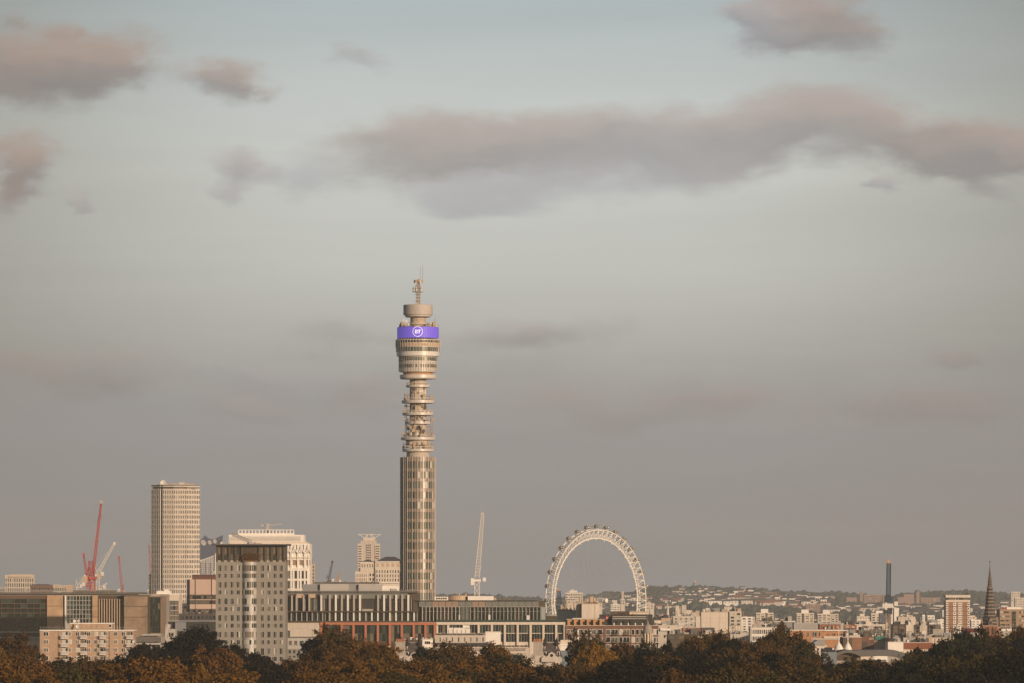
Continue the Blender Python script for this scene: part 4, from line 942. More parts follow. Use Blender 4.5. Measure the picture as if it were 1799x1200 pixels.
b.box(o.u(548), o.u(664), 12, 24, o.z(1025.6), o.z(1022.4), roofg); b.box(o.u(671), o.u(700), 8, 25, o.z(1041), o.z(1029), white); b.box(o.u(686), o.u(697), 7.5, 8, o.z(1038), o.z(1034), greyl)
for i in range(30): a = rnd.uniform(560, 662); b.box(o.u(a), o.u(a+rnd.uniform(.6,2)), 12.5, 14, o.z(1022.4), o.z(1022.4-rnd.uniform(.3,1.6)), rnd.choice([roofg, conc, lead]))
o.part('roof_plant', b)
b = MB()
for i in range(60): x = o.u(503+i*3.9); b.box(x-.05, x+.05, .2, .3, o.z(1038.2), o.z(1036.2), lead)
b.box(o.u(502), o.u(735), .2, .3, o.z(1036.6), o.z(1036.2), lead); o.part('roof_railing', b)
o.done()
o = B('stone_colonnade_offices', 'long glass office with pale stone colonnade right of the terracotta one', 728, 992.5, 1095, Ym, None, d=40)
w = o.wall
w.box(o.u(766.5), o.u(992.5), 0, 38, 0, o.z(1094), stone2); w.box(o.u(735.5), o.u(957), 1.5, 38, o.z(1093), o.z(1055.5), bronze)
for i in range(19):
    a = 736 + i*11.7; m_ = mat('screen_tan', (.28,.2,.15), rough=.4, var=.05) if i in (2,3,4,5,8,9) else gsc
    if a < 946: o.fb(w, 'F', o.u(a), o.u(min(a+11.2, 949)), -1.5, -.2, o.z(1066), o.z(1056), m_)
o.fb(w, 'F', o.u(732), o.u(945), -1.5, .6, o.z(1056), o.z(1054.6), dark)
n1 = 33
for i in range(n1):
    a = 742 + i*6.5
    if a > 950: break
    o.win('F', o.u(a+3.2), o.z(1079), 5.6*o.k, 24*o.k, pick([(glass2,4),(glass,4),(glass3,2),(shade,.7)]) if a > 810 else pick([(glass2,2),(glass,2),(shade,3)]), -1.48)
    o.fb(w, 'F', o.u(a-.4), o.u(a+.4), -1.45, -.2 if a > 808 else .3, o.z(1091), o.z(1066.6), greyl if a > 812 else offw)
for i in range(3): o.fb(w, 'F', o.u(809+i*5.5), o.u(809+i*5.5+4.8), -1.2, -.6, o.z(1091), o.z(1056), glass3)
o.fb(w, 'F', o.u(742), o.u(955), -1.45, -.9, o.z(1074.5), o.z(1074), greyl)
o.fb(w, 'F', o.u(740), o.u(955), -1.5, .2, o.z(1066.6), o.z(1066), greyl)
for a, c, y in ((806,808,1080),(858,861.5,1080),(925,930.5,1081)): o.fb(w, 'F', o.u(a), o.u(c), -1.3, 0.4, o.z(1091), o.z(y), offw)
o.fb(w, 'F', o.u(951), o.u(958), -1.3, -.2, o.z(1093), o.z(1067), mat('corner_glass', (.30,.33,.31), rough=.25, var=.05, spec=.8))
b = MB(); b.box(o.u(766), o.u(990), -.9, -.84, o.z(1093), o.z(1089)); o.part('glass_balustrade', b, glass2)
o.fb(w, 'F', o.u(766.5), o.u(993), 0, 1.1, o.z(1097.6), o.z(1093), stone2)
cols = [768, 787.5, 815, 841, 864.2, 887, 909.6, 932.3, 954.8, 977.2, 992]
for c in cols[1:]: o.fb(w, 'F', o.u(c-1.9), o.u(c+1.9) if c < 990 else o.u(c+.6), 0, .9, 0, o.z(1097.6), stone2)
for c0, c1 in zip(cols, cols[1:]):
    for j in range(4):
        for yc, hh in ((1105, 14), (1120.5, 14.5)): o.win('F', o.u(c0+1.9+(c1-c0-3.8)*(j+.5)/4), o.z(yc), (c1-c0-3.8)/4*o.k*.9, hh*o.k, pick([(glass,6),(glass2,3),(shade,1.2)]), .02)
b = MB(); b.box(o.u(763), o.u(787), 8, 14, o.z(1055.5), o.z(1048.5), white); 
for i in range(5): b.box(o.u(766+i*4), o.u(768.6+i*4), 7.8, 8, o.z(1053), o.z(1050), bronze)
b.lathe([(17*o.k, o.z(1055)), (17*o.k, o.z(1046.5))], 32, tan, o.u(804.5), 14); b.box(o.u(821.5), o.u(867), 10, 20, o.z(1055.5), o.z(1047.2), white); b.box(o.u(867), o.u(872), 10, 18, o.z(1055.5), o.z(1050), conc)
b.box(o.u(775), o.u(900), 20, 30, o.z(1055.5), o.z(1051.5), roofg)
for a in (806, 817): b.tube((o.u(a),14,o.z(1047)), (o.u(a),14,o.z(1042.5)), .4, tan)
o.part('roof_plant', b); o.done()
# plant units on the roof behind the terrace
hv = empty('air_handling_unit', (X(806,2150), 2150, 0), 'white rooftop air handling units with hoods before the stone colonnade', 'ventilation unit')
k = 2150/F; b = MB()
for a, c, y0 in ((786,796,1103),(797,812,1103),(812,826,1105)): b.box((a-806)*k, (c-806)*k, 0, 4, Z(1114,2150), Z(y0,2150))
for i in range(4): b.lathe([(1.1*k, Z(1105,2150)), (1.1*k, Z(1103,2150)), (1.6*k, Z(1102.6,2150)), (.6*k, Z(1101.3,2150))], 10, None, (813.5+i*3.5-806)*k, 1.5)
b.box((813-806)*k, (825-806)*k, 1, 4, Z(1103,2150), Z(1098.5,2150)); b.build('casing', white, hv)
b = MB()
for i in range(5): b.box((787.5+i*7.5-806)*k, (789+i*7.5-806)*k, -.1, 0, Z(1112,2150), Z(1106,2150))
b.build('louvre', greyl, hv)
o = B('plant_deck_building', 'low roof deck crowded with pipes behind the stone terrace', 764, 857, 1116, 2150, stone, d=25)
o.grid(768, 854, 1118.5, 1129, 8, 1, .2, .75, [(shade,1),(dark,1)], .15); o.pbox(700, 764, 1124, 1150, 1, 20, bronze); o.pbox(857, 872, 1122, 1150, 1, 20, bronze)
o.fb(o.wall, 'F', o.u(764), o.u(857), 0, .4, o.z(1131), o.z(1129.6), dark)
b = MB()
for i in range(150): a = rnd.uniform(766, 852); b.box(o.u(a), o.u(a+rnd.uniform(.5,3.5)), rnd.uniform(0,2), rnd.uniform(3,8), o.z(1116), o.z(1116-rnd.uniform(.6,3.4)), rnd.choice([roofg, dark, lead, bronze, conc]))
for i in range(60): a = rnd.uniform(702, 762); b.box(o.u(a), o.u(a+rnd.uniform(.5,5)), rnd.uniform(1,3), rnd.uniform(4,9), o.z(1124), o.z(1124-rnd.uniform(.6,4.5)), rnd.choice([roofg, dark, white, stone, conc, white]))
for i in range(40): a = 770+i*2.1; b.tube((o.u(a),-.2,o.z(1116)), (o.u(a),-.2,o.z(1112.6)), .05, dark, 3)
b.box(o.u(770), o.u(853), -.24, -.16, o.z(1113), o.z(1112.6), dark); o.part('roof_clutter', b); o.done()
# ------------------------------------------------------------------ terrace houses in front of the plant deck (stone cornice, chimneys, mansards)
Yt = 1750
o = B('stone_terrace', 'long pale stone terrace with a balustraded cornice behind the trees', 690, 930, 1138, Yt, stone, d=14, cat='terrace')
w = o.wall
w.box(o.u(742), o.u(928), -.7, 14.3, o.z(1138), o.z(1136.6), stone2); w.box(o.u(744), o.u(926), -.5, -.1, o.z(1148), o.z(1146.6), stone2)
b = MB()
for i in range(92): x = o.u(745+i*1.97); b.box(x-.1, x+.1, -.55, -.35, o.z(1143), o.z(1138.2))
b.box(o.u(743), o.u(927), -.6, -.3, o.z(1138.2), o.z(1137.2)); o.part('balustrade', b, stone)
b = MB(); b.box(o.u(742), o.u(760), 2, 9, o.h, o.z(1123.5), white); b.box(o.u(741), o.u(761), 1.8, 9.2, o.z(1123.5), o.z(1122.4), stone2); o.part('roof_room', b)
for i in range(3): o.winp(746.5+i*3.4, 749+i*3.4, 1127, 1131.5, glass, at=-1.99, frame=white)
b = MB(); b.box(o.u(760), o.u(868), 5, 11, o.h, o.z(1131), dark)
for i in range(50): a = rnd.uniform(762, 925); b.box(o.u(a), o.u(a+rnd.uniform(.6,4)), rnd.uniform(1,4), rnd.uniform(5,9), o.h, o.z(1138-rnd.uniform(1,5)), rnd.choice([roofg, dark, bronze, conc, tan]))
b.box(o.u(856), o.u(928), 4, 12, o.h, o.z(1134.5), bronze); o.part('roof_clutter', b)
b = MB(); b.box(o.u(690), o.u(742), .5, 13, o.h, o.z(1135.5), roofg); o.part('roof', b)
o.grid(750, 925, 1151, 1158, 22, 1, .4, .8, GLD, .2)
o.done()
o = B('white_roof_box', 'plain white box shaped plant room standing on the terrace roof', 853, 879.5, 1109.5, 1770, white, d=7, cat='plant room')
o.fb(o.wall, 'F', o.u(853), o.u(879.5), 0, .15, o.z(1110.6), o.z(1109.6), stone2); q = MB(); q.box(o.u(858), o.u(862), -2.5, -.1, o.z(1131), o.z(1127), conc); q.tube((o.u(866),-1.5,o.z(1131)), (o.u(867),-1.5,o.z(1124)), .1, dark); o.part('bracket', q); o.done()
def chimney_house(cx, Y, side, label, label2):
    """ornate gabled house: broad chimney stack with pots, steep mansard with dormers, scrolled gable"""
    e = empty('gabled_house', (X(cx, Y), Y, 0), label, 'house'); k = Y/F
    def u(px): return (px-cx)*k
    def z(py): return Z(py, Y)
    b = MB(); b.box(u(cx-16), u(cx+18), .5, 12, 0, z(1152), stone); b.build('wall', stone, e)
    b = MB(); x0, x1 = u(cx+(-3 if side > 0 else -3)), u(cx+29)
    b.poly([(x0,.5,z(1156)),(x1+.8,.5,z(1156)),(x1+.8,11,z(1156)),(x0,11,z(1156)),(x0+.6,2.5,z(1130)),(x1-.8,2.5,z(1130)),(x1-.8,9,z(1130)),(x0+.6,9,z(1130))], [(3,2,1,0),(4,5,6,7),(0,1,5,4),(1,2,6,5),(2,3,7,6),(3,0,4,7)])
    r_ = b.build('roof', slate, e)
    b = MB(); b.box(x0+.4, x1-.6, 2.3, 9.2, z(1130), z(1128.6)); b.build('ridge_lead', lead, r_)
    b = MB()
    for p_ in (x0+.7, x1-.8):
        b.tube((p_, 1.4, z(1150)), (p_+ (.2 if p_ == x0+.7 else -.3), 2.3, z(1131)), .22, stone)
    b.build('ridge_post', None, e)
    for p_ in (x0+.8, x1-1.0):                                          # dark scrolled finials
        b = MB(); zc = z(1129)
        b.lathe([(.12, zc-1.2),(.55, zc-.8),(.75, zc-.2),(.35, zc+.2),(.45, zc+.6),(.15, zc+1.0),(.05, zc+1.5)], 10, None, p_, 2.2); b.box(p_-.9, p_+.9, 2.1, 2.3, zc-.5, zc); b.build('finial', dark, e)
    st_x = u(cx-18) if side > 0 else u(cx-19)
    b = MB(); s1 = st_x+2.7
    b.box(st_x, s1, 1, 3.6, z(1158), z(1127.5)); b.box(st_x-.18, s1+.18, .85, 3.75, z(1129), z(1127.4)); b.box(st_x-.1, s1+.1, .9, 3.7, z(1144), z(1143)); b.box(st_x-.3, s1+.3, .8, 3.8, z(1158), z(1149))
    b.poly([(st_x-.3,.9,z(1149)),(s1+1.8,.9,z(1157)),(s1+.1,.9,z(1143)),(st_x-1.4,.9,z(1157)),(st_x-.3,1.6,z(1149)),(s1+1.8,1.6,z(1157)),(s1+.1,1.6,z(1143)),(st_x-1.4,1.6,z(1157))], [(3,1,2),(0,3,2),(7,6,5),(4,6,7)])
    ch = b.build('chimney', conc, e)
    for i in range(6):
        b = MB(); x = st_x+.2+i*(s1-st_x-.4)/5; b.lathe([(.18,0),(.15,.5),(.2,.55),(.17,.8)], 8); q = b.build('chimney_pot', pot, ch); q.location = (x, 2.2, z(1127.4))
    # scrolled stone gable with a round eye
    gx = (x0+x1)/2 + .2; b = MB(); pts = [(-2.9,1163),(-2.9,1156),(-2.3,1152.6),(-1.8,1154.5),(-1.1,1152),(-.9,1148.5),(-.35,1146.3),(0,1145.2),(.35,1146.3),(.9,1148.5),(1.1,1152),(1.8,1154.5),(2.3,1152.6),(2.9,1156),(2.9,1163)]
    n_ = len(pts); b.poly([(gx+a, -.3, z(c)) for a, c in pts]+[(gx+a, .5, z(c)) for a, c in pts], [tuple(range(n_))[::-1], tuple(range(n_, 2*n_))]+[(i,(i+1)%n_,n_+(i+1)%n_,n_+i) for i in range(n_)])
    gb = b.build('gable', stone, e)
    b = MB(); b.lathe([(.42,-.05),(.42,.05)], 14); q = b.build('round_window', glass, gb); q.location = (gx, -.36, z(1151.5)); q.rotation_euler = (R(90),0,0)
    for dx in (-1.9, 1.9):
        b = MB(); b.box(-.4,.4,0,1,-.6,.5, white); b.box(-.26,.26,-.05,-.005,-.45,.35, glass); b.gable(-.5,.5,-.1,1,.5,.95,slate,along='y'); q = b.build('dormer', None, r_); q.location = (gx+dx, .9, z(1148))
    if label2: pass
    return e
chimney_house(955, 1650, 1, 'ornate gabled house with orange chimney pots and slate mansard below the stone colonnade', '')
chimney_house(713, 1650, 1, 'ornate gabled house with slate mansard and stone chimney below the round tower', '')
o = B('white_cabin_block', 'white cabin above a blue grey screen beside the ornate gabled house', 984, 1006, 1135, 1720, bluesc, d=8)
o.pbox(984, 1000, 1131, 1143, -.4, 6, white); o.fb(o.wall,'F',o.u(984),o.u(1000),.4,.5,o.z(1134),o.z(1133.4),greyl); o.pbox(985, 1010, 1124.5, 1131.5, 3, 9, stone2); o.done()
o = B('shed_roofs', 'pale low sheds with skylights left of the slate mansard house', 640, 702, 1137, 1800, conc, d=10)
o.pbox(652, 664, 1134.5, 1137, 1, 5, white); o.pbox(668, 686, 1135, 1137, 1, 5, white); o.pbox(640, 702, 1137, 1138.5, -.5, 0, white); o.grid(645, 700, 1141, 1150, 9, 1, .5, .6, GLD, .2); o.done()
# ------------------------------------------------------------------ brown brick apartments
Yb = 2100
o = B('brown_apartments', 'long brown brick apartment block with white framed windows under the wheel', 993, 1157, 1099.5, Yb, brick, d=22, cat='apartment block')
w = o.wall
o.fb(w, 'F', o.u(993), o.u(1157.5), 0, .4, o.h, o.z(1098.6), stone)
b = MB(); b.box(o.u(995.5), o.u(1062), 2, 16, o.h, o.z(1088.5), mat('timber_cladding', (.44,.24,.12), var=.12, scale=.5)); b.box(o.u(995), o.u(1063), 1.4, 16.4, o.z(1088.5), o.z(1087.6), stone)
for i in range(6): b.box(o.u(997+i*11.3), o.u(999+i*11.3), .9, 2, o.h, o.z(1088.5), mat('timber_cladding', (.4,)*3))
o.part('attic_storey', b, label='orange timber clad attic storey')
for i in range(6): o.win('F', o.u(1004.5+i*11.2), o.z(1095), 5.5*o.k, 5.5*o.k, pick(GLD), -1.99)
b = MB(); b.box(o.u(1054), o.u(1147), 3, 18, o.h, o.z(1079.5), dark); b.box(o.u(1075), o.u(1136), .8, 3, o.h, o.z(1086.5), dark); b.box(o.u(1006), o.u(1054), 4, 16, o.z(1088.5), o.z(1085.8), stone); o.part('penthouse', b)
b = MB(); b.box(o.u(1064), o.u(1069.2), 2.7, 3, o.z(1089), o.z(1082), redsign); b.box(o.u(1065), o.u(1068.2), 2.6, 2.69, o.z(1086.2), o.z(1084.8), white); o.part('sign', b)
b = MB(); b.box(o.u(1076), o.u(1135.5), .4, .5, o.z(1086.5), o.z(1083.4), glass3); b.box(o.u(1076), o.u(1135.5), .34, .56, o.z(1083.4), o.z(1082.9), white); b.box(o.u(1075.5), o.u(1136), .3, 3, o.z(1087.6), o.z(1086.6), stone); o.part('balustrade', b)
for i in range(5): o.fb(w, 'F', o.u(1078+i*12.5), o.u(1079.8+i*12.5), -.78, -.6, o.z(1099), o.z(1094.5), white); o.win('F', o.u(1083+i*12), o.z(1093.5), 3.5*o.k, 6*o.k, pick(GLD), -.79)
b = MB()
for i in range(500):
    c = Vector((o.u(rnd.uniform(1078,1118)), rnd.uniform(.8,1.6), o.z(1086.5)+abs(rnd.gauss(0,.5)))); a = Vector([rnd.uniform(-1,1) for _ in range(3)]).normalized()*.25; d_ = a.orthogonal().normalized()*.22
    b.poly([c-a, c+d_, c+a, c-d_], [(0,1,2,3)])
b.box(o.u(1078), o.u(1118), .9, 1.5, o.z(1086.5), o.z(1085.9), None); tb = b.build('terrace_plants', mat('terrace_leaf', (.1,)*3)); tb.location = (X(o.pc, Yb), Yb, 0); tag(tb, 'row of low planting along the roof terrace of the brown brick apartments', 'plants')
for y in (1106, 1119.5, 1133):
    for a, c, wide in ((996.5,1001.5,0),(1005,1010,0),(1014,1024,1),(1027,1031.5,0),(1036.5,1047,1),(1050.5,1058,0),(1065,1072,0),(1075,1085.5,2),(1088.5,1093.5,0),(1096,1106,2),(1110,1114.5,0),(1117.5,1122.5,0),(1126,1129,0)):
        o.winp(a, c, y, y+9, pick([(glass,4),(shade,2),(blind,1.5),(glass3,1)]), frame=white, mull=1 if wide else 0)
        if wide:
            if wide == 1: o.fb(w, 'F', o.u(a), o.u(a+3), .1, .2, o.z(y+9), o.z(y), white)
            else:
                b = MB(); x0, x1, z0 = o.u(a-.5), o.u(c+.5), o.z(y+10); b.box(x0, x1, -1.3, -.15, z0, z0+.15)
                for i in range(9): q = x0+(x1-x0)*i/8; b.box(q-.03, q+.03, -1.3, -1.25, z0+.15, z0+1.1)
                b.box(x0, x1, -1.32, -1.24, z0+1.1, z0+1.16); b.build('balcony', dark, o.root)
for i in range(3):
    for y in (1106, 1119.5, 1133): o.winp(1145+i*4.2, 1148+i*4.2, y, y+9, pick(GLB), frame=white)
o.done()
o = B('pale_block', 'plain pale block with pipes on its roof behind the brown brick apartments', 980, 1022, 1072.5, 2500, stone, d=20)
o.pbox(980, 1006, 1071, 1072.5, 1, 12, bronze); o.fb(o.wall,'F',o.u(980),o.u(1022),0,.2,o.z(1073.6),o.z(1072.6),tan); 
b = MB()
for px, y in ((995,1054),(996.5,1058),(1009,1058),(1003,1063),(986,1064),(990,1066),(1013,1066)): b.tube((o.u(px),6,o.h), (o.u(px),6,o.z(y)), .35, None, 8)
for i in range(14): a = rnd.uniform(984, 1020); b.box(o.u(a), o.u(a+rnd.uniform(.5,1.5)), 5, 6, o.h, o.z(1072.5-rnd.uniform(1,3.5)))
o.part('flue', b, tan); o.done()
o = B('lift_tower_block', 'pale box shaped block with a cluster of flues, taller one under the wheel', 1022, 1053, 1061, 2480, stone2, d=16)
o.pbox(1021.5, 1053.5, 1060, 1061.2, -.3, 16, tan); o.pbox(1013, 1022, 1062, 1100, 3, 12, tan); o.fb(o.wall,'F',o.u(1045),o.u(1045.8),0,.15,0,o.h,tan)
b = MB()
for px, y, r_ in ((1019,1049.5,.45),(1023,1054,.4),(1031,1052,.3),(1038,1048.5,.6),(1040.5,1048.5,.5),(1044.5,1050,.5),(1049,1053,.3)): b.tube((o.u(px),5,o.z(1062)), (o.u(px),5,o.z(y)), r_, tan, 10); b.lathe([(r_*1.4, 0),(r_*1.2,.5)], 8, tan, o.u(px), 5)if False else None
b.box(o.u(1014), o.u(1020), 3, 8, o.z(1062), o.z(1058), conc); b.box(o.u(1046), o.u(1052), 4, 8, o.z(1060), o.z(1056.5), stone); b.box(o.u(1026), o.u(1050), 4, 5, o.z(1060), o.z(1058.4), dark); o.part('flue', b); o.done()
o = B('dark_plant_block', 'dark plant screen block behind the penthouse of the brown apartments', 1073, 1106, 1074, 2450, bronze, d=12); o.pbox(1073, 1083, 1079, 1090, -.5, 0, dark); o.pbox(1080, 1088, 1073, 1074, 2, 8, stone); o.grid(1086, 1104, 1076, 1080, 6, 1, .6, .7, GLD, .2); o.done()
o = B('pale_block', 'pale block right of the dark plant screen below the wheel', 1106, 1138, 1074.3, 2450, stone2, d=14); o.fb(o.wall,'F',o.u(1106),o.u(1138),0,.3,o.z(1076),o.z(1074.6),tan); o.grid(1108, 1136, 1079, 1084, 5, 1, .3, .6, GLD, .15); o.done()
o = B('dark_hall', 'dark low hall left of the pale block at the foot of the wheel', 959, 981, 1081, 2600, bronze, d=14); o.fb(o.wall,'F',o.u(959),o.u(981),0,.2,o.z(1081.9),o.z(1081.1),lead); o.grid(960,980,1084,1087,5,1,.6,.6,GLD,.2); o.done()
# cupola
cu = empty('domed_cupola', (X(1138,1750), 1750, 0), 'small stone cupola with columns, dome and spike rising from the trees', 'cupola'); k = 1750/F
def zc(py): return Z(py, 1750)
b = MB(); b.box(-8.5*k, 8.5*k, -1.4, 1.4, 0, zc(1138)); b.lathe([(9*k, zc(1138)),(9*k, zc(1134)),(8.6*k, zc(1133.5))], 24); b.build('base', stone, cu)
b = MB(); b.lathe([(6*k, zc(1134)),(6*k, zc(1113))], 20); b.build('drum', tan, cu)
for i in range(10):
    t = 2*math.pi*(i+.5)/10; b = MB(); b.lathe([(.2, zc(1134)),(.17, zc(1116)),(.25, zc(1115)),(.25, zc(1113))], 10, None, 8*k*math.cos(t), 8*k*math.sin(t)); b.build('column', stone2, cu)
b = MB(); b.lathe([(8.9*k, zc(1113)),(9.4*k, zc(1112)),(9.2*k, zc(1109)),(8.2*k, zc(1108.5)),(7.8*k, zc(1105)),(7.2*k, zc(1102)),(5.8*k, zc(1099)),(3.6*k, zc(1097)),(1.6*k, zc(1096.2)),(1.4*k, zc(1094)),(.9*k, zc(1092)),(.35*k, zc(1090)),(.2*k, zc(1080))], 28); b.build('dome', mat('dome_stone', (.30,.25,.20), var=.2), cu, True)
# ------------------------------------------------------------------ church with striped spire
Ys = 2400; ks = Ys/F
cs = empty('striped_spire_church', (X(1739, Ys), Ys, 0), 'red brick church tower with a tall spire in dark and pale stripes', 'church')
def zs(py): return Z(py, Ys)
b = MB(); a = 13*ks; b.box(-a, a, -a, a, 0, zs(1100))
for sx in (-1,1):
    for sy in (-1,1): b.box(sx*a-1.0 if sx>0 else sx*a-.5, sx*a+.5 if sx>0 else sx*a+1.0, sy*a-1.0 if sy>0 else sy*a-.5, sy*a+.5 if sy>0 else sy*a+1.0, 0, zs(1104))
tb = b.build('tower', redb, cs)
b = MB(); b.prism([(a*1.03*math.cos(t), a*1.03*math.sin(t)) for t in [math.pi/4+i*math.pi/2 for i in range(4)]], zs(1100), zs(1099.2)); b.box(-a-.2, a+.2, -a-.2, a+.2, zs(1100), zs(1098.8)); b.build('cornice', tan, cs)
for x in (-3.9, 3.9):
    fr = MB(); m_ = MB()
    for e_, mb_, y_ in ((1.0, m_, -a-.12), (1.32, fr, -a-.08)):
        w_ = 1.55*ks*e_; z0, z1 = zs(1115)-.3*(e_>1), zs(1106); pts = [(-w_,z0),(w_,z0),(w_,z1),(w_*.7,z1+.55*e_),(0,z1+1.1*e_),(-w_*.7,z1+.55*e_),(-w_,z1)]; n_ = len(pts)
        mb_.poly([(x*ks+p, y_, q) for p, q in pts]+[(x*ks+p, y_+.1, q) for p, q in pts], [tuple(range(n_)), tuple(range(2*n_-1,n_-1,-1))]+[((i+1)%n_,i,n_+i,n_+(i+1)%n_) for i in range(n_)])
    fo = fr.build('lancet_window', brick, cs); m_.build('pane', glass, fo)
# octagonal spire in stripes; steep upper part, small gallery ring at py 1032
prof = [(13.2,1098.8),(12.6,1093),(11.8,1087),(10.6,1080),(9.6,1072),(8.6,1063),(7.6,1054),(6.4,1043),(5.1,1032.2),(4.6,1031.8),(3.8,1024),(2.4,1012),(1.3,1003),(1.0,1002),(.5,994),(.2,988.5)]
def rs(py):
    for (r0,y0),(r1,y1) in zip(prof, prof[1:]):
        if y1 <= py <= y0: return r0+(r1-r0)*(y0-py)/(y0-y1)
    return .2
sp1, sp2 = mat('spire_dark_slate', (.065,.05,.04), var=.25, scale=.8), mat('spire_pale_band', (.24,.185,.145), var=.25, scale=.8)
b = MB(); ys_ = [1098.8]; y = 1098.8; i = 0
bands = []
while y > 989:
    h_ = (4.2 if i % 2 == 0 else 1.9) * (1 if y > 1032 else .62); y2 = max(988.5, y-h_); bands.append((y, y2, sp1 if i % 2 == 0 else sp2)); y = y2; i += 1
for y, y2, m_ in bands:
    b.lathe([(rs(y)*ks, zs(y)), (rs(y2)*ks, zs(y2))], 8, m_, caps=False, a0=math.pi/8, a1=2*math.pi+math.pi/8)
b.build('spire', None, cs)
b = MB(); b.lathe([(5.4*ks, zs(1032.6)),(5.6*ks, zs(1031.8)),(4.8*ks, zs(1031.2))], 8); b.lathe([(1.7*ks, zs(1003.4)),(1.7*ks, zs(1002.6))], 8); b.build('spire_band', sp2, cs)
b = MB(); b.tube((0,0,zs(990)), (0,0,zs(985)), .09); b.tube((-.45,0,zs(987)), (.45,0,zs(987)), .08); b.build('cross', dark, cs)
for t in (0, 1, 2, 3):
    an = -math.pi/2 + t*math.pi/2; r_ = 12*ks; b = MB(); b.gable(-.9, .9, -.9, .9, 0, 2.1, sp2, along='y'); b.box(-.55, .55, -1.0, -.92, -.9, .4, dark); b.box(-.85,.85,-.9,.9,-1.2,0, sp2); q = b.build('lucarne', None, cs); q.location = (r_*math.cos(an)*.93, r_*math.sin(an)*.93, zs(1093)); q.rotation_euler = (0,0,an+math.pi/2)
# ------------------------------------------------------------------ brown brick tower block
Yt = 3700
o = B('brick_tower_block', 'brown brick tower block with white window columns and a pale top band', 1662, 1704, 1058, Yt, ochre if False else mat('tower_block_brick', (.29,.155,.085), var=.08, scale=.5), d=18, cat='tower block')
w = o.wall
w.box(o.u(1664), o.u(1702), 1.2, 17, o.h, o.z(1050), dark)
b = MB(); b.box(o.u(1661.2), o.u(1704.6), -.6, 18.4, o.z(1050), o.z(1045.3), stone2); o.part('roof_band', b); b = MB(); b.box(o.u(1661.5), o.u(1704.3), -.4, 18.2, o.z(1057.8), o.z(1054), stone2); o.part('lower_band', b)
for a, c in ((1667,1676),(1678,1679.5),(1683,1684),(1692,1701)): w.box(o.u(a), o.u(c), 1.0, 1.19, o.z(1054), o.z(1050), stone if c-a < 3 else shade)
b = MB(); b.box(o.u(1697), o.u(1703), 4, 9, o.z(1045.3), o.z(1042.6)); b.tube((o.u(1699.5),5,o.z(1043)), (o.u(1699.5),5,o.z(1040)), .3); o.part('roof_plant', b, dark)
for f in range(8):
    y = 1058.5 + f*7.72
    o.fb(w, 'F', o.u(1662), o.u(1704), 0, .12, o.z(y+7.6), o.z(y+7.1), dark)
    for a, c in ((1662,1665.8),(1674.6,1679.6),(1683,1690.3),(1699.6,1703.6)):
        o.fb(w, 'F', o.u(a), o.u(c), 0, .22, o.z(y+6.6), o.z(y+.6), white)
        for q in ([(a+c)/2] if c-a < 6 else [a+1.9, c-1.9]): o.win('F', o.u(q), o.z(y+3.4), 1.9*o.k, 2.7*o.k, pick([(glass,4),(shade,2)]), .23)
o.done()
o = B('ribbon_window_block', 'tan block with ribbon windows and a white roof box beside the striped spire', 1756.5, 1815, 1070.5, 2900, mat('tan_cladding', (.33,.225,.145), var=.07), d=20)
w = o.wall
for f in range(6):
    y = 1074 + f*7.4
    for a, c in ((1757.5,1773.5),(1790.5,1812)):
        for i in range(6): o.win('F', o.u(a+(c-a)*(i+.5)/6), o.z(y+1.6), (c-a)/6*o.k*.92, 2.7*o.k, pick([(glass,4),(shade,2),(blind,2),(glass3,1)]), .0)
o.pbox(1778, 1785, 1074, 1113, -.25, 0, bronze)
for f in range(7): o.win('F', o.u(1781.5), o.z(1077.5+f*5.6), 5.5*o.k, 3.6*o.k, pick(GLD), .26)
b = MB(); b.box(o.u(1770), o.u(1796), 4, 14, o.h, o.z(1066.5), white); b.box(o.u(1764), o.u(1768), 3, 5, o.h, o.z(1067), redp); o.part('roof_plant', b)
o.done()
# ------------------------------------------------------------------ right hand middle distance, hand placed
def simple(name, label, px0, px1, pyt, Y, m, rows=None, cat='building', d=16, rel=.35, g=GLB, extra=(), fx=.55, fz=.55, nx=None, group=None, rot=0, side=0):
    o = B(name, label, px0, px1, pyt, Y, m, d=d, cat=cat, group=group, rot=rot, side=side); k = Y/F
    if rows:
        y0, y1, nzr = rows; o.grid(o.f0+.6, o.f1-.6, y0, y1, nx or max(2, int((px1-px0)*k/3.6)), nzr, fx, fz, g, rel, None if rel else None)
        if rot and side: o.grid(.05, .95, y0, y1, max(2, int(o.d/3.6)), nzr, fx, fz, g, rel, face='L' if rot > 0 else 'R')
    for (a, c, y0, y1, ya, yb, mm) in extra: o.pbox(a, c, y0, y1, ya, yb, mm)
    if Y < 4300 and px1-px0 > 12: o.clutter(int((px1-px0)*.45)+7)
    return o.done()
S = simple
S('pale_box_block', 'large plain pale box shaped block right of centre in the hazy city', 1232, 1281, 1075.5, 3300, stone2, extra=[(1231.7,1281.3,1074.8,1075.8,-.2,14,tan),(1272.5,1287,1066,1075.5,4,12,stone),(1248.2,1248.5,1076,1112,-.1,0,tan),(1264.4,1264.7,1076,1112,-.1,0,tan),(1232,1281,1086,1086.3,-.1,0,tan),(1232,1281,1094,1094.3,-.1,0,tan)])
S('stepped_stone_building', 'stepped pale stone building with a ventilation stack right of the plain box block', 1281, 1303, 1074, 3200, stone, rows=(1076,1100,4), extra=[(1296,1302,1069,1074,2,8,tan),(1287,1292,1100,1105,-2,0,tan),(1281,1306,1100,1113,-1.5,-.02,stone2),(1284,1300,1098,1100,-1,0,conc)])
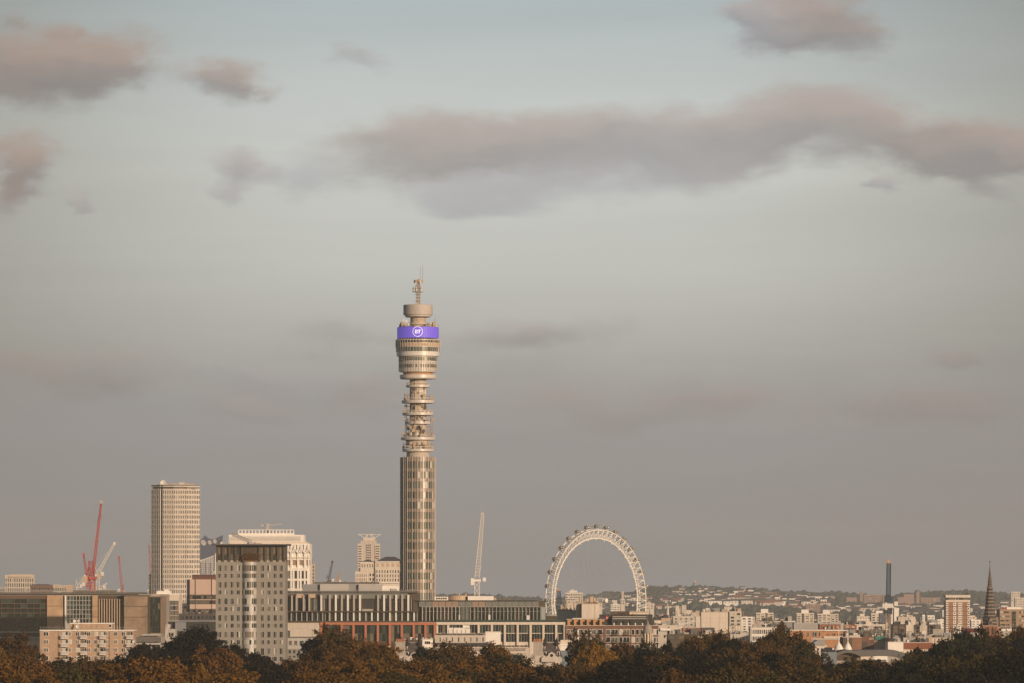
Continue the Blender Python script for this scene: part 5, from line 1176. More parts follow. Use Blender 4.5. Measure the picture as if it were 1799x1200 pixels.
S('white_slab_block', 'white slab block with small windows behind the gridded white office', 1302, 1322, 1083.5, 3900, white, rows=(1085,1108,5), extra=[(1305,1312,1082,1083.5,3,8,stone),(1318.6,1319.1,1081,1083.5,4,4.4,dark)])
S('low_stone_wall_building', 'low beige building with a blank wall behind the bare autumn tree', 1283, 1321, 1114, 2600, stone, extra=[(1283,1321,1112,1114,4,5,greyl),(1305,1317,1110.8,1114,4,12,greyl),(1316,1321,1120,1140,-.2,0,conc),(1294,1300,1109,1114,4,8,bluesc)])
S('tall_flats', 'pale high flats with banded balconies, left one of the three hazy towers', 1328, 1359, 1076.5, 5200, stone2, rows=(1078,1106,8), cat='tower block', rel=.9, fz=.5, fx=.7, extra=[(1337,1350,1070,1076.5,3,12,white),(1345,1348,1077,1104,-1.2,0,shade)])
S('tall_flats', 'pale high flats with banded balconies, middle one of the three hazy towers', 1399, 1430, 1077, 5300, stone2, rows=(1078.5,1100,7), cat='tower block', rel=.9, fz=.5, fx=.7, extra=[(1408,1421,1071,1077,3,12,white),(1409,1412,1078,1098,-1.2,0,slate)])
S('tall_flats', 'pale high flats with banded balconies, right one of the three hazy towers', 1436, 1460, 1078, 5400, stone2, rows=(1079.5,1102,7), cat='tower block', rel=.9, fz=.5, fx=.7, extra=[(1446,1458,1072,1078,3,12,white)])
S('stepped_flats', 'pale stepped flats attached right of the three hazy towers', 1460, 1473, 1078.5, 5450, stone, rows=(1080,1104,7), cat='flats', rel=.6)
S('gridded_office', 'white gridded office with tall narrow bays among the right hand trees', 1318, 1379, 1102.5, 2450, white, rows=(1104,1140,3), rel=.8, fx=.72, fz=.62, nx=16, g=[(greyl,3),(glass3,3),(shade,2),(glass,1)], extra=[(1317.5,1379.5,1101.6,1102.6,-1,14,white),(1318,1321,1104,1145,-.9,0,stone)])
S('grey_penthouse_block', 'smooth grey block with a thin white roof edge behind gridded office', 1360, 1397, 1092.8, 2650, mat('zinc', (.24,.24,.235), var=.04, rough=.5), extra=[(1359,1397.5,1091.6,1092.9,-.6,15,white),(1368,1372,1095,1102,-.2,0,white),(1381.5,1383.5,1085,1091,4,4.5,dark),(1380,1387,1089.8,1091.6,3,8,redb),(1382,1385,1108,1112,-.2,0,glass)])
S('low_flats', 'low pale roofed flats with a dark attic left of grey block', 1337, 1362, 1091.5, 2800, stone, rows=(1093,1101,2), extra=[(1336.5,1362.5,1090.4,1091.5,-.4,14,bronze),(1341,1352,1092.5,1096,-.5,0,dark)])
o = B('grey_roof_storey', 'long pale grey panelled roof storey above the orange brick office', 1395, 1482, 1094.5, 2560, greyl, d=16)
for i in range(22): o.fb(o.wall, 'F', o.u(1395+i*2), o.u(1395.3+i*2), 0, .12, o.z(1106), o.z(1095.5), conc)
o.done()
o = B('orange_brick_office', 'orange brick office with white sills and brown terraces right of centre', 1388, 1488, 1108, 2400, orange, d=18)
w = o.wall; w.box(o.u(1387), o.u(1447), -.5, 14, o.h, o.z(1106.6), white)
for a, c, y in ((1405,1409,1111),(1418.5,1421.5,1111),(1427.5,1434.5,1111),(1439,1441,1111)): o.winp(a, c, y, y+7.5, pick([(glass,4),(shade,1)]), frame=conc, mull=1 if c-a>5 else 0)
b = MB(); b.box(o.u(1440), o.u(1477), .6, 12, o.z(1106), o.z(1097), mat('cedar', (.27,.105,.05), var=.2, scale=.6)); b.box(o.u(1439), o.u(1483), 0, 13, o.z(1097), o.z(1095.8), greyl); b.box(o.u(1452), o.u(1475), .2, .6, o.z(1113), o.z(1109.5), mat('cedar', (.3,)*3))
for i in range(18): a = rnd.uniform(1442, 1474); b.box(o.u(a), o.u(a+rnd.uniform(.5,2)), .2, .5, o.z(rnd.uniform(1103,1106)), o.z(rnd.uniform(1099,1102)), rnd.choice([white, dark, conc, stone]))
o.part('terrace_storey', b)
w.box(o.u(1448), o.u(1490), -.8, 0, o.z(1108.6), o.z(1107), white); w.box(o.u(1447), o.u(1485), -.7, -.01, o.z(1121.5), o.z(1118), stone2); w.box(o.u(1425), o.u(1488), -.4, 0, o.z(1124), o.z(1121.5), stone)
for i in range(9): o.win('F', o.u(1453+i*3.2), o.z(1115), 2.4*o.k, 3.4*o.k, pick([(shade,3),(glass,2),(orange,2)]), .0)
o.done()
S('slate_roofed_house', 'grey slate pitched roof behind the orange brick office', 1482, 1515, 1114, 2600, roofg, cat='house', extra=[(1483,1500,1104,1114,4,9,slate)])
S('red_brick_stub', 'small red brick block above the slate roof', 1483, 1505, 1097.5, 2700, redb, rows=(1099,1104,1), extra=[(1483,1492,1097.5,1106,-.3,0,tan),(1490,1492,1096,1097.5,2,5,conc)])
S('brick_side_block', 'tall blank brown brick block beside the white domed pinnacles', 1480, 1514, 1120, 2000, mat('plain_brick', (.24,.13,.075), var=.12, scale=.6), extra=[(1481,1497,1120.5,1145,-.3,0,bronze),(1480,1514,1119.2,1120.2,-.2,12,stone)])
S('brown_gable_houses', 'brown brick houses with dark slate roofs between the brick block and hoardings', 1514, 1536, 1119, 2100, brick, cat='house', extra=[(1514,1524,1127,1145,-1,0,slate),(1526,1535,1121,1124,-.3,0,ochre)])
S('slate_roof_house', 'small slate roofed house behind the tent shaped white domes', 1425, 1453, 1133, 1950, stone, cat='house', rows=(1137,1146,1))
b = B('pitched_workshop', 'pale workshop with grey pitched roof among trees left of the white domes', 1424, 1449, 1134, 1900, stone2, d=16); q = MB(); q.gable(b.u(1423), b.u(1450), -.4, 16, b.h, b.z(1124.5), lead, along='y'); b.part('roof', q); b.grid(1427,1447,1138,1144,3,1,.5,.7,GLD,.2); b.done()
b = B('slate_lodge', 'low white lodge with a dark slate roof beside the white domes', 1445, 1470, 1145, 1800, bluesc, d=10); q = MB(); q.gable(b.u(1444), b.u(1469), -.4, 10, b.h, b.z(1137.6), slate, hip=1.2); b.part('roof', q); b.fb(b.wall,'F',b.u(1463),b.u(1466),-3,-2,b.z(1150),b.z(1139),white); b.done()
# two white ogee domes with finials
for cx_, s_, lab in ((1473.5, 1.0, 'white tent shaped dome with a tall finial, left one of the pair'), (1489.5, .86, 'white tent shaped dome with a tall finial, right one of the pair')):
    e = empty('white_pinnacle', (X(cx_,1852), 1852, 0), lab, 'dome', 'white tent domes'); k = 1852/F; zz = Z(1142,1852)
    b = MB(); b.lathe([(6*k*s_, 0), (6*k*s_, zz-.6), (8.2*k*s_, zz), (8.0*k*s_, zz+.5), (6.6*k*s_, zz+1.0), (5.2*k*s_, zz+1.5), (3.1*k*s_, zz+2.0), (1.6*k*s_, zz+2.35), (.8*k*s_, zz+2.8), (.55*k, zz+3.3)], 24); b.build('canopy', white, e, True)
    b = MB(); b.lathe([(.12, zz+3.2), (.28, zz+3.5), (.1, zz+3.8), (.09, zz+5.6), (.16, zz+5.8), (.03, zz+(7.6 if s_ == 1 else 6.6))], 10); b.build('finial', white, e)
    b = MB()
    for i in range(24):
        t = 2*math.pi*i/24; x, y = math.cos(t)*8.1*k*s_, math.sin(t)*8.1*k*s_; b.box(x-.09, x+.09, y-.09, y+.09, zz-.7, zz+.15)
    b.build('valance', greyl, e)
# curved roof hall
o = B('curved_roof_hall', 'wide hall with a grey curved roof and white wall panels above the trees', 1466, 1600, 1152, 1820, conc, d=26)
w = o.wall; b = MB()
n_ = 20; pts = []
for i in range(n_+1):
    f = i/n_; px = 1464.5 + f*47; py = 1149.8 - 7.8*math.sin(math.pi*min(1, f*1.05)**.9) + 2*f if False else 1150 - 8.2*math.sin(math.pi*(.02+f*.93)); pts.append((o.u(px), o.z(py)))
def arch(mb, pts, th, y0, y1, m):
    for (a, z0), (c, z1) in zip(pts, pts[1:]): mb.poly([(a,y0,z0-th),(c,y0,z1-th),(c,y1,z1-th),(a,y1,z0-th),(a,y0,z0),(c,y0,z1),(c,y1,z1),(a,y1,z0)], [(3,2,1,0),(4,5,6,7),(0,1,5,4),(2,3,7,6)], m)
arch(b, pts, .9, -3, 20, roofg)
for (a_, z0_), (c_, z1_) in zip(pts[1:-1], pts[2:]): b.poly([(a_,-.6,o.z(1156)),(c_,-.6,o.z(1156)),(c_,-.6,z1_-.9),(a_,-.6,z0_-.9)], [(0,1,2,3)], bronze)

ridge_pts = [(o.u(1500 + i*10.2), o.z(1143.2 - 1.3*math.sin(math.pi*i/10) + (0 if i < 8 else (i-7)*2.6))) for i in range(11)]
arch(b, ridge_pts, 1.9, -1.0, 24, mat('grey_roof_sheet', (.12,.11,.105), rough=.5, var=.1, streak=True))
o.part('roof', b)
w.box(o.u(1512), o.u(1534), -.6, 0, o.z(1160), o.z(1152.4), stone2); w.box(o.u(1534.2), o.u(1559), -.9, 0, o.z(1163), o.z(1152.6), white); w.box(o.u(1559.2), o.u(1592), -.5, 0, o.z(1164), o.z(1152.8), greyl); w.box(o.u(1500), o.u(1535), -1.2, -.61, o.z(1166), o.z(1160.4), tan)
w.box(o.u(1535), o.u(1600), -2, -.95, o.z(1172), o.z(1164.3), ochre); w.box(o.u(1430), o.u(1520), -5, -3.2, 0, o.z(1164.5), tan); w.box(o.u(1468), o.u(1505), -.5, 3, o.z(1160), o.z(1150), bronze)
for i in range(10): w.box(o.u(1560+i*3.2), o.u(1560.3+i*3.2), -.6, -.51, o.z(1164), o.z(1153), conc)
b = MB(); b.box(o.u(1536), o.u(1557), -.98, -.91, o.z(1161.5), o.z(1159.5)); o.part('window_band', b, glass3); o.done()
S('white_plant_box', 'plain white wall block beside the rust brown cladding', 1560, 1587, 1128, 2000, white, extra=[(1559.5,1587.5,1127.4,1128.2,-.2,12,stone2)])
S('rust_clad_block', 'low block clad in rust brown panels right of the white wall block', 1587.5, 1639, 1128.5, 2010, stone, extra=[(1588,1638,1129.5,1140.4,-.4,0,mat('rust_panel', (.20,.075,.04), var=.12))])
S('beige_parapet_building', 'beige building with faint buttresses behind the dark trees on the right', 1587, 1690, 1120.5, 2080, stone, extra=[(1635+i*8,1636+i*8,1122,1145,-.35,0,stone2) for i in range(5)]+[(1587,1690,1119.6,1120.6,-.3,14,conc),(1612,1637,1118,1128,-1,0,tan)])
for i, (a, c, y, mm, lab) in enumerate(((1568,1592,1097.5,None,'dark framed glass block at the left end of the modern row'),(1591,1605,1098,stone2,'pale blank panel block between two dark glass blocks'),(1605,1616,1099,None,'narrow dark glass block between pale panels'),(1616,1629,1099,stone,'pale panel block with a ventilation gap left of the dark glass corner'),(1629,1652,1098,None,'dark glass corner block with a flagpole left of the brick tower block'))):
    if mm is None: S('dark_glass_block', lab, a, c, y, 2550+i*5, bronze, rows=(y+1.5,1117,3), rel=.5, fx=.8, fz=.75, g=[(glass,5),(shade,3),(glass3,2),(greyl,1)], d=14, extra=[(a,c,y-.9,y,-.4,14,dark)])
    else: S('pale_panel_block', lab, a, c, y, 2550+i*5, mm, d=14, extra=[(a+1,c-2,y+11,y+12,-.3,0,conc),(a+2,c-3,y-1.5,y,3,8,greyl),(a,c,y+17.2,y+19,-.3,0,tan)])
S('teal_plant_yard', 'low roofs with teal green screens before the blue crane', 1510, 1558, 1121, 2450, conc, extra=[(1514,1521,1118.5,1123,-1,0,green),(1537,1553,1118,1124,-1.5,0,green),(1538,1553,1113,1117.8,3,8,white),(1522,1536,1119,1126,-.6,0,brick),(1555,1562,1120,1126,-.4,0,tan)])
S('teal_plant_yard', 'low roofs with a teal screen and white box right of the blue crane', 1562, 1640, 1121.5, 2440, tan, extra=[(1587,1599,1118.5,1124.5,-1,0,green),(1600,1610,1118.8,1127,-1.2,0,white),(1612,1626,1119,1128,-.8,0,conc),(1568,1586,1119.5,1122,1,4,dark)])
S('flat_concrete_block', 'squat concrete cube shaped block left of a brown cylinder', 1639, 1658, 1106.5, 2500, conc, extra=[(1639,1658,1105.6,1106.6,-.3,12,stone),(1644.3,1645.2,1094,1106,2,2.3,white)])
b = MB(); k = 2480/F; b.lathe([(3.8*k, 0), (3.8*k, Z(1107.5,2480)), (2.2*k, Z(1107,2480))], 20); q = b.build('storage_tank', redb); q.location = (X(1671,2480), 2480, 0); tag(q, 'brown cylinder shaped tank before the brick tower block', 'tank')
S('red_roofed_block', 'low block with a dark red roof between the brick tower block and striped spire', 1691, 1722, 1111, 2550, greyl, extra=[(1691,1720,1104,1110.6,0,8,mat('dark_red_roof', (.13,.03,.03), var=.1)),(1692,1720,1113,1115,-.4,0,white)])
S('white_stack_block', 'white low block with thin flues below the brick tower block', 1676, 1692, 1109, 2600, white, extra=[(1683,1685,1097,1109,3,4,white),(1687.5,1689,1100,1109,3,4,white),(1678,1682,1105,1109,2,6,greyl)])
S('rooftop_yard', 'low roofs with white domes of plant between the striped spire and ribbon window block', 1752, 1800, 1108.5, 2500, conc, extra=[(1760,1783,1105,1108.5,1,6,white),(1770,1776,1103.5,1105,2,5,stone),(1786,1798,1106.5,1108.5,1,6,roofg)])
S('white_tall_block', 'white high block standing just right of the blue crane', 1563, 1579, 1068.5, 3900, white, rows=(1071,1105,8), cat='tower block', fx=.3, fz=.35, nx=4, extra=[(1570.5,1579.2,1068.2,1105,-1.5,0,white)])
S('pale_stepped_block', 'pale beige stepped block right of the white high block', 1578, 1608, 1083.5, 3700, stone, extra=[(1588,1597,1080,1083.5,2,10,stone2),(1597.5,1608,1085,1110,-1,0,stone2)])
S('two_tone_flats', 'flats with a pale balcony side and slate grey side before the far wood', 1530, 1556, 1077.5, 4700, stone2, rows=(1079,1100,5), cat='flats', fx=.6, extra=[(1539,1551,1073,1077.5,2,9,white),(1545,1556,1077,1108,-1.0,0,mat('slate_render', (.10,.11,.13), var=.05))])
S('low_white_works', 'long low white works roof left of the blue crane', 1500, 1558, 1098, 3500, stone2, extra=[(1500,1558,1097,1098.2,-.5,20,white),(1515,1530,1091,1097,4,14,stone2)])
S('grey_long_roof', 'long grey shed roof below the white works', 1508, 1560, 1107, 2900, roofg, rows=(1110,1117,1), rel=.2)
S('brown_low_offices', 'low dark brown offices behind the cypress tree', 1173, 1255, 1114, 2300, bronze, rows=(1115.5,1124,1), fx=.6, rel=.3, extra=[(1199,1233,1103.5,1112,4,14,redb),(1233,1256,1103,1114,3.5,14,slate),(1200,1232,1102.6,1103.6,3.8,14,stone),(1175,1198,1109,1114,3,10,conc)])
S('pale_low_offices', 'pale low offices with louvres behind the brown brick apartments', 1146, 1200, 1098, 2700, stone, extra=[(1164,1192,1094.5,1098,3,14,ochre),(1150,1162,1090,1098,4,12,stone2),(1185,1200,1101,1104,-.3,0,white),(1160,1178,1104,1108,-1.5,0,white),(1176,1196,1101,1107,-1,0,stone2)])
S('ochre_roof_block', 'flat ochre roofed block with dark plant behind the domed cupola', 1148, 1178, 1086, 3100, tan, extra=[(1148,1162,1083.6,1094,-.5,6,dark),(1163,1176,1084.5,1086,2,8,ochre)])
S('old_stone_library', 'lit pale stone building of stepped blocks left of the plain box block', 1182, 1229, 1082, 4000, stone, rows=(1085,1100,3), fx=.35, fz=.5, extra=[(1187,1193,1064,1082,3,12,stone2),(1198,1206,1063,1082,3,12,stone),(1193,1198,1071,1082,4,10,stone),(1206,1216,1072,1082,3,12,stone2),(1216,1222,1076,1082,2,10,stone),(1222,1229,1073,1082,3,10,tan)])
S('pale_edge_block', 'pale block edge left of the plain pale box block', 1222, 1233, 1083, 3500, stone2)
S('slate_block', 'dark slate grey block behind the pale church spire', 1177, 1186, 1072, 4600, slate, rows=(1074,1090,3))
ch = empty('pale_spire_church', (X(1173,4200), 4200, 0), 'pale stone church spire standing alone left of the lit stone buildings', 'church'); k = 4200/F
b = MB(); b.box(-3.3*k, 3.3*k, -1.3, 1.5, 0, Z(1085,4200)); b.build('tower', stone2, ch); b = MB(); b.lathe([(3.2*k, Z(1085,4200)), (2.4*k, Z(1076,4200)), (2.6*k, Z(1075.5,4200)), (1.5*k, Z(1068,4200)), (.1, Z(1059,4200))], 8); b.build('spire', stone2, ch)
ch = empty('grey_spire_church', (X(1141.5,5600), 5600, 0), 'thin grey church spire right of the wheel', 'church'); k = 5600/F
b = MB(); b.box(-2*k, 2*k, -1.2, 1.2, 0, Z(1082,5600)); b.build('tower', conc, ch); b = MB(); b.lathe([(1.9*k, Z(1082,5600)), (.1, Z(1067,5600))], 8); b.build('spire', conc, ch)
# far right white blocks
for a, c, y, Y_, lab in ((1620,1625,1080,4300,'slim white stair tower before the far wood'),(1629,1642,1081,4300,'small white block right of the slim white stair tower'),(1646,1661,1088,4200,'low white block touching the brick tower block'),(1655,1662,1072,6500,'tiny pale block beside the top of the brick tower block'),(1706,1722,1089,5000,'low pale block between brick tower block and spire'),(1776,1792,1039.5,9500,'far white tower block on the hill at the right'),(1783,1800,1050,9000,'far pale block under the white hill tower')):
    S('white_block', lab, a, c, y, Y_, white if Y_ < 9000 else stone2, rows=(y+1.5, y+18, 4), rel=.5, fx=.5, fz=.4, d=14)
# far landmark slabs on the hill
o = S('hilltop_flats', 'left one of the two long pinkish ridge flats with a tall stair tower', 1517, 1553, 1044.5, 10300, mat('pinkish_brick', (.30,.20,.155), var=.08), rows=(1046,1062,4), fx=.5, fz=.45, rel=.5, cat='flats', extra=[(1511,1516,1039,1064,0,12,mat('pinkish_brick', (.3,)*3)),(1487,1505,1049.5,1062,0,12,mat('pinkish_brick', (.3,)*3)),(1551,1556,1049,1064,-3,10,mat('pinkish_brick', (.3,)*3))], group=None)
o = S('hilltop_flats', 'right one of the two long pinkish ridge flats with a tall stair tower', 1617, 1652, 1050, 10200, MC['pinkish_brick'], rows=(1052,1064,3), fx=.5, fz=.45, rel=.5, cat='flats', extra=[(1610,1615.5,1039,1066,0,12,MC['pinkish_brick']),(1588,1606,1044,1062,0,12,MC['pinkish_brick']),(1577,1589,1049,1062,-4,10,MC['pinkish_brick'])])
S('hillside_flats', 'pinkish flats half hidden in the far wood left of the ridge flats', 1415, 1441, 1061, 9200, MC['pinkish_brick'], rows=(1062.5,1074,4), fx=.6, fz=.4, rel=.5, cat='flats')
S('white_hill_terrace', 'long thin white terrace near the top of the hill', 1417, 1444, 1048, 10600, white, rows=(1049.5,1054,1), fx=.6, rel=.4, cat='terrace', d=10)
S('white_hill_terrace', 'short white terrace right of the long thin one on the hill', 1449, 1460, 1048.6, 10500, white, rows=(1050,1054,1), fx=.6, rel=.4, cat='terrace', d=10)
S('far_white_hospital', 'far stepped white building seen inside the left side of the wheel', 993, 1024, 1041, 9000, stone2, rows=(1043,1060,4), fx=.8, fz=.4, rel=.8, extra=[(1000,1014,1037.5,1041,2,12,white),(1004,1008,1035,1037.5,3,10,stone2)])
S('far_white_cube', 'square white block low inside the wheel', 1072.5, 1089, 1062, 7000, white, rows=(1063,1072,3), fx=.8, fz=.45, rel=.6, extra=[(1077,1085,1058.5,1062,2,10,stone2)])
S('far_pale_block', 'pale block seen just right of the wheel', 1134, 1149, 1060, 7000, stone2, rows=(1061.5,1070,3), fx=.6, fz=.4, rel=.5, extra=[(1138,1143,1057,1060,2,8,stone)])
S('far_pale_block', 'pale stepped block low inside the right half of the wheel', 1090, 1098, 1052, 8600, stone2, rows=(1054,1062,2), extra=[(1092,1096,1038.5,1052,3,8,stone)])
S('far_pale_block', 'pale tower seen near the centre of the wheel', 1050, 1058, 1050, 6800, stone2, rows=(1052,1066,4), rel=.5)
# ------------------------------------------------------------------ hazy low city: many small blocks copied from a few kinds
def proto_block(nm, w_, d_, h_, m, roof, nx, nz):
    e = empty(nm, (0,0,0), 'x', 'building', 'low buildings of the hazy middle distance'); b = MB(); b.box(-w_/2, w_/2, 0, d_, 0, h_, m)
    b.build('wall', m, e)
    r_ = MB()
    if roof == 'flat': r_.box(-w_/2-.2, w_/2+.2, -.2, d_+.2, h_, h_+.6, conc); r_.box(-w_*.2, w_*.15, d_*.3, d_*.7, h_+.6, h_+3, m)
    else: r_.gable(-w_/2-.3, w_/2+.3, -.4, d_+.4, h_, h_+d_*.3, slate, hip=w_*.1)
    r_.build('roof', None, e)
    for j in range(nz):
        q = MB(); z0 = h_*(j+.3)/nz; 
        for i in range(nx): x = -w_/2 + w_*(i+.5)/nx; q.box(x-w_/nx*.27, x+w_/nx*.27, -.12, -.01, z0, z0+h_/nz*.45, shade if (i+j) % 3 else glass)
        q.build('window_band', None, e)
    return e
mats4 = [stone2, stone, white, tan, conc, ochre, pink]
labs = ['plain pale low block among the hazy roofs between hill and crane', 'small slate roofed brown house row in the hazy middle distance']
protos = []
for i, (w_, d_, h_, m, rf, nx, nz) in enumerate(((26,12,13,stone2,'flat',8,4),(18,11,16,white,'flat',5,5),(34,13,10,stone,'flat',10,3),(30,10,8,ochre,'gable',10,2),(16,12,21,stone2,'flat',5,6),(22,10,9,brick,'gable',7,2),(40,16,12,conc,'flat',12,3),(14,10,11,tan,'gable',4,3),(28,14,17,tan,'flat',8,5))):
    protos.append((proto_block('low_building', w_, d_, h_, m, rf, nx, nz), m, rf, w_, h_))
cn = {'pale_stone':'beige', 'cream_stone':'cream', 'white_paint':'white', 'ochre_brick':'ochre', 'brown_brick':'brown', 'concrete':'grey', 'tan_stone':'tan'}
placed = []; usedp = set(); cnt = 0
rr = random.Random(11)
tries = 0
while cnt < 240 and tries < 4000:
    tries += 1
    px = rr.uniform(1000, 1830) if rr.random() < .95 else rr.uniform(100, 640); Y_ = rr.uniform(3300, 7600)
    if px < 1160 and Y_ < 5200: continue
    x = X(px, Y_); pr, m, rf, w_, h_ = rr.choice(protos + protos[3:4] + protos[5:9]); i = protos.index((pr, m, rf, w_, h_))
    if any(abs(x-a) < (w_+b_)/2+3 and abs(Y_-c) < 24 for a, c, b_ in placed): continue
    if Y_ < 4600 and h_ > 14: continue
    placed.append((x, Y_, w_)); cnt += 1
    e = pr if i not in usedp else copy_tree(pr); usedp.add(i)
    e.location = (x, Y_, 0); e.rotation_euler = (0, 0, R(rr.uniform(-30, 40)))
    sc_ = rr.uniform(.6, 1.0); e.scale = (sc_, sc_, sc_*rr.uniform(.85, 1.2))
    e['label'] = f"{'flat roofed' if rf == 'flat' else 'slate roofed'} {cn[m.name]} low block among the hazy roofs below the hill"
for i, p_ in enumerate(protos):
    if i not in usedp: [bpy.data.objects.remove(c) for c in list(p_[0].children)]; bpy.data.objects.remove(p_[0])
# hillside houses
def proto_house(w_, d_, h_, m, rm):
    e = empty('hillside_house', (0,0,0), 'x', 'house', 'houses on the far wooded hill'); b = MB(); b.box(-w_/2, w_/2, 0, d_, -3, h_, m); b.build('wall', m, e)
    r_ = MB(); r_.gable(-w_/2-.3, w_/2+.3, -.3, d_+.3, h_, h_+d_*.33, rm, hip=0); r_.build('roof', None, e)
    q = MB()
    for i in range(max(2, int(w_/5))):
        n_ = max(2, int(w_/5)); x = -w_/2+w_*(i+.5)/n_; q.box(x-.9, x+.9, -.1, -.01, h_*.55, h_*.85)
    q.build('window_band', shade, e); return e
HOUSE = []
hp = [(proto_house(w_, 9, h_, m, rm), n_) for w_, h_, m, rm, n_ in ((13,7,white,slate,'short white house row under a slate roof'),(24,7,white,slate,'medium white house row under a slate roof'),(40,8,stone2,slate,'long cream house row under a slate roof'),(16,9,stone2,roofg,'cream house row with a grey roof'),(28,7,stone,redb,'beige house row under a red brown roof'),(11,11,white,slate,'tall narrow white house with slate roof'))]
cl = []
for (x0, x1, y0, y1, n_) in ((1170,1260,1038,1064,42),(1230,1345,1040,1064,52),(1325,1400,1048,1068,26),(1378,1460,1056,1074,16),(1450,1560,1070,1084,14),(1095,1135,1052,1070,10),(1130,1190,1056,1075,14),(1040,1090,1062,1076,6),(1655,1799,1066,1082,26),(1576,1660,1070,1086,12),(1400,1440,1047,1056,4)):
    for _ in range(int(n_*1.25)): cl.append((rr.uniform(x0, x1), rr.uniform(y0, y1)))
usedh = set()
for px, py in cl:
    # walk outwards along this line of sight until the slope is met
    Y_ = None
    for s_ in range(7700, 12300, 40):
        if ground_z(X(px, s_), s_) >= Z(py, s_) - 3: Y_ = s_; break
    if Y_ is None: continue
    i = rr.randrange(len(hp)); pr, lab = hp[i]; e = pr if i not in usedh else copy_tree(pr); usedh.add(i)
    x = X(px, Y_); HOUSE.append((x, Y_)); e.location = (x, Y_, ground_z(x, Y_)+2.5); e.rotation_euler = (0, 0, R(rr.gauss(12, 16))); e['label'] = lab + ' on the far wooded hill'
for i, (p_, _) in enumerate(hp):
    if i not in usedh: [bpy.data.objects.remove(c) for c in list(p_.children)]; bpy.data.objects.remove(p_)
# ================================================================== woods
def blob(mb, c, r, rz, seg=7, rg=4, rn=rnd):
    k = len(mb.v); ph = rn.random()*9
    for j in range(rg+1):
        la = -math.pi/2*.6 + (math.pi*.8)*j/rg
        for i in range(seg):
            a = 2*math.pi*(i+ph)/seg; q = r*(.75+.5*rn.random()); mb.v.append((c[0]+math.cos(a)*math.cos(la)*q, c[1]+math.sin(a)*math.cos(la)*q, c[2]+math.sin(la)*rz*(.8+.4*rn.random())))
    for j in range(rg):
        for i in range(seg):
            i2 = (i+1) % seg; mb.f.append((k+j*seg+i, k+j*seg+i2, k+(j+1)*seg+i2, k+(j+1)*seg+i)); mb.m.append(0)
    mb.f.append(tuple(k+rg*seg+i for i in range(seg))); mb.m.append(0)
fw = MB(); rw = random.Random(5)
for _ in range(9000):
    Y_ = 7400 + 5200*rw.random()**.8; px = rw.uniform(560, 1860); x = X(px, Y_); gz = ground_z(x, Y_)
    d_ = mnoise.noise(Vector((x*.006, Y_*.004, 1.7)))
    if d_ < -.15 and Y_ < 11700 and rw.random() < .75: continue
    if any(abs(x-a_) < 17 and -70 < Y_-c_ < 12 for a_, c_ in HOUSE): continue
    r = rw.uniform(4, 8.5)*(1.25 if rw.random() < .1 else 1); blob(fw, (x, Y_, gz+r*.55), r, r*rw.uniform(.8, 1.15), rn=rw)
leaf_far = mat('far_leaf', (.056,.053,.032), var=.35, scale=.03)  # lightened and greyed: some distance haze is put into the leaf colour
f_ = fw.build('hill_woods', leaf_far); f_['kind'] = 'stuff'
fw = MB()
for _ in range(2600):
    Y_ = rw.uniform(3300, 7500); px = rw.uniform(980, 1860) if rw.random() < .9 else rw.uniform(0, 980); x = X(px, Y_)
    if px < 1160 and Y_ < 5100 and px > 950: continue
    r = rw.uniform(2.5, 5.5); blob(fw, (x, Y_, r*.9+1), r, r*rw.uniform(.9, 1.3), rn=rw)
f_ = fw.build('street_trees_far', leaf_far); f_['kind'] = 'stuff'

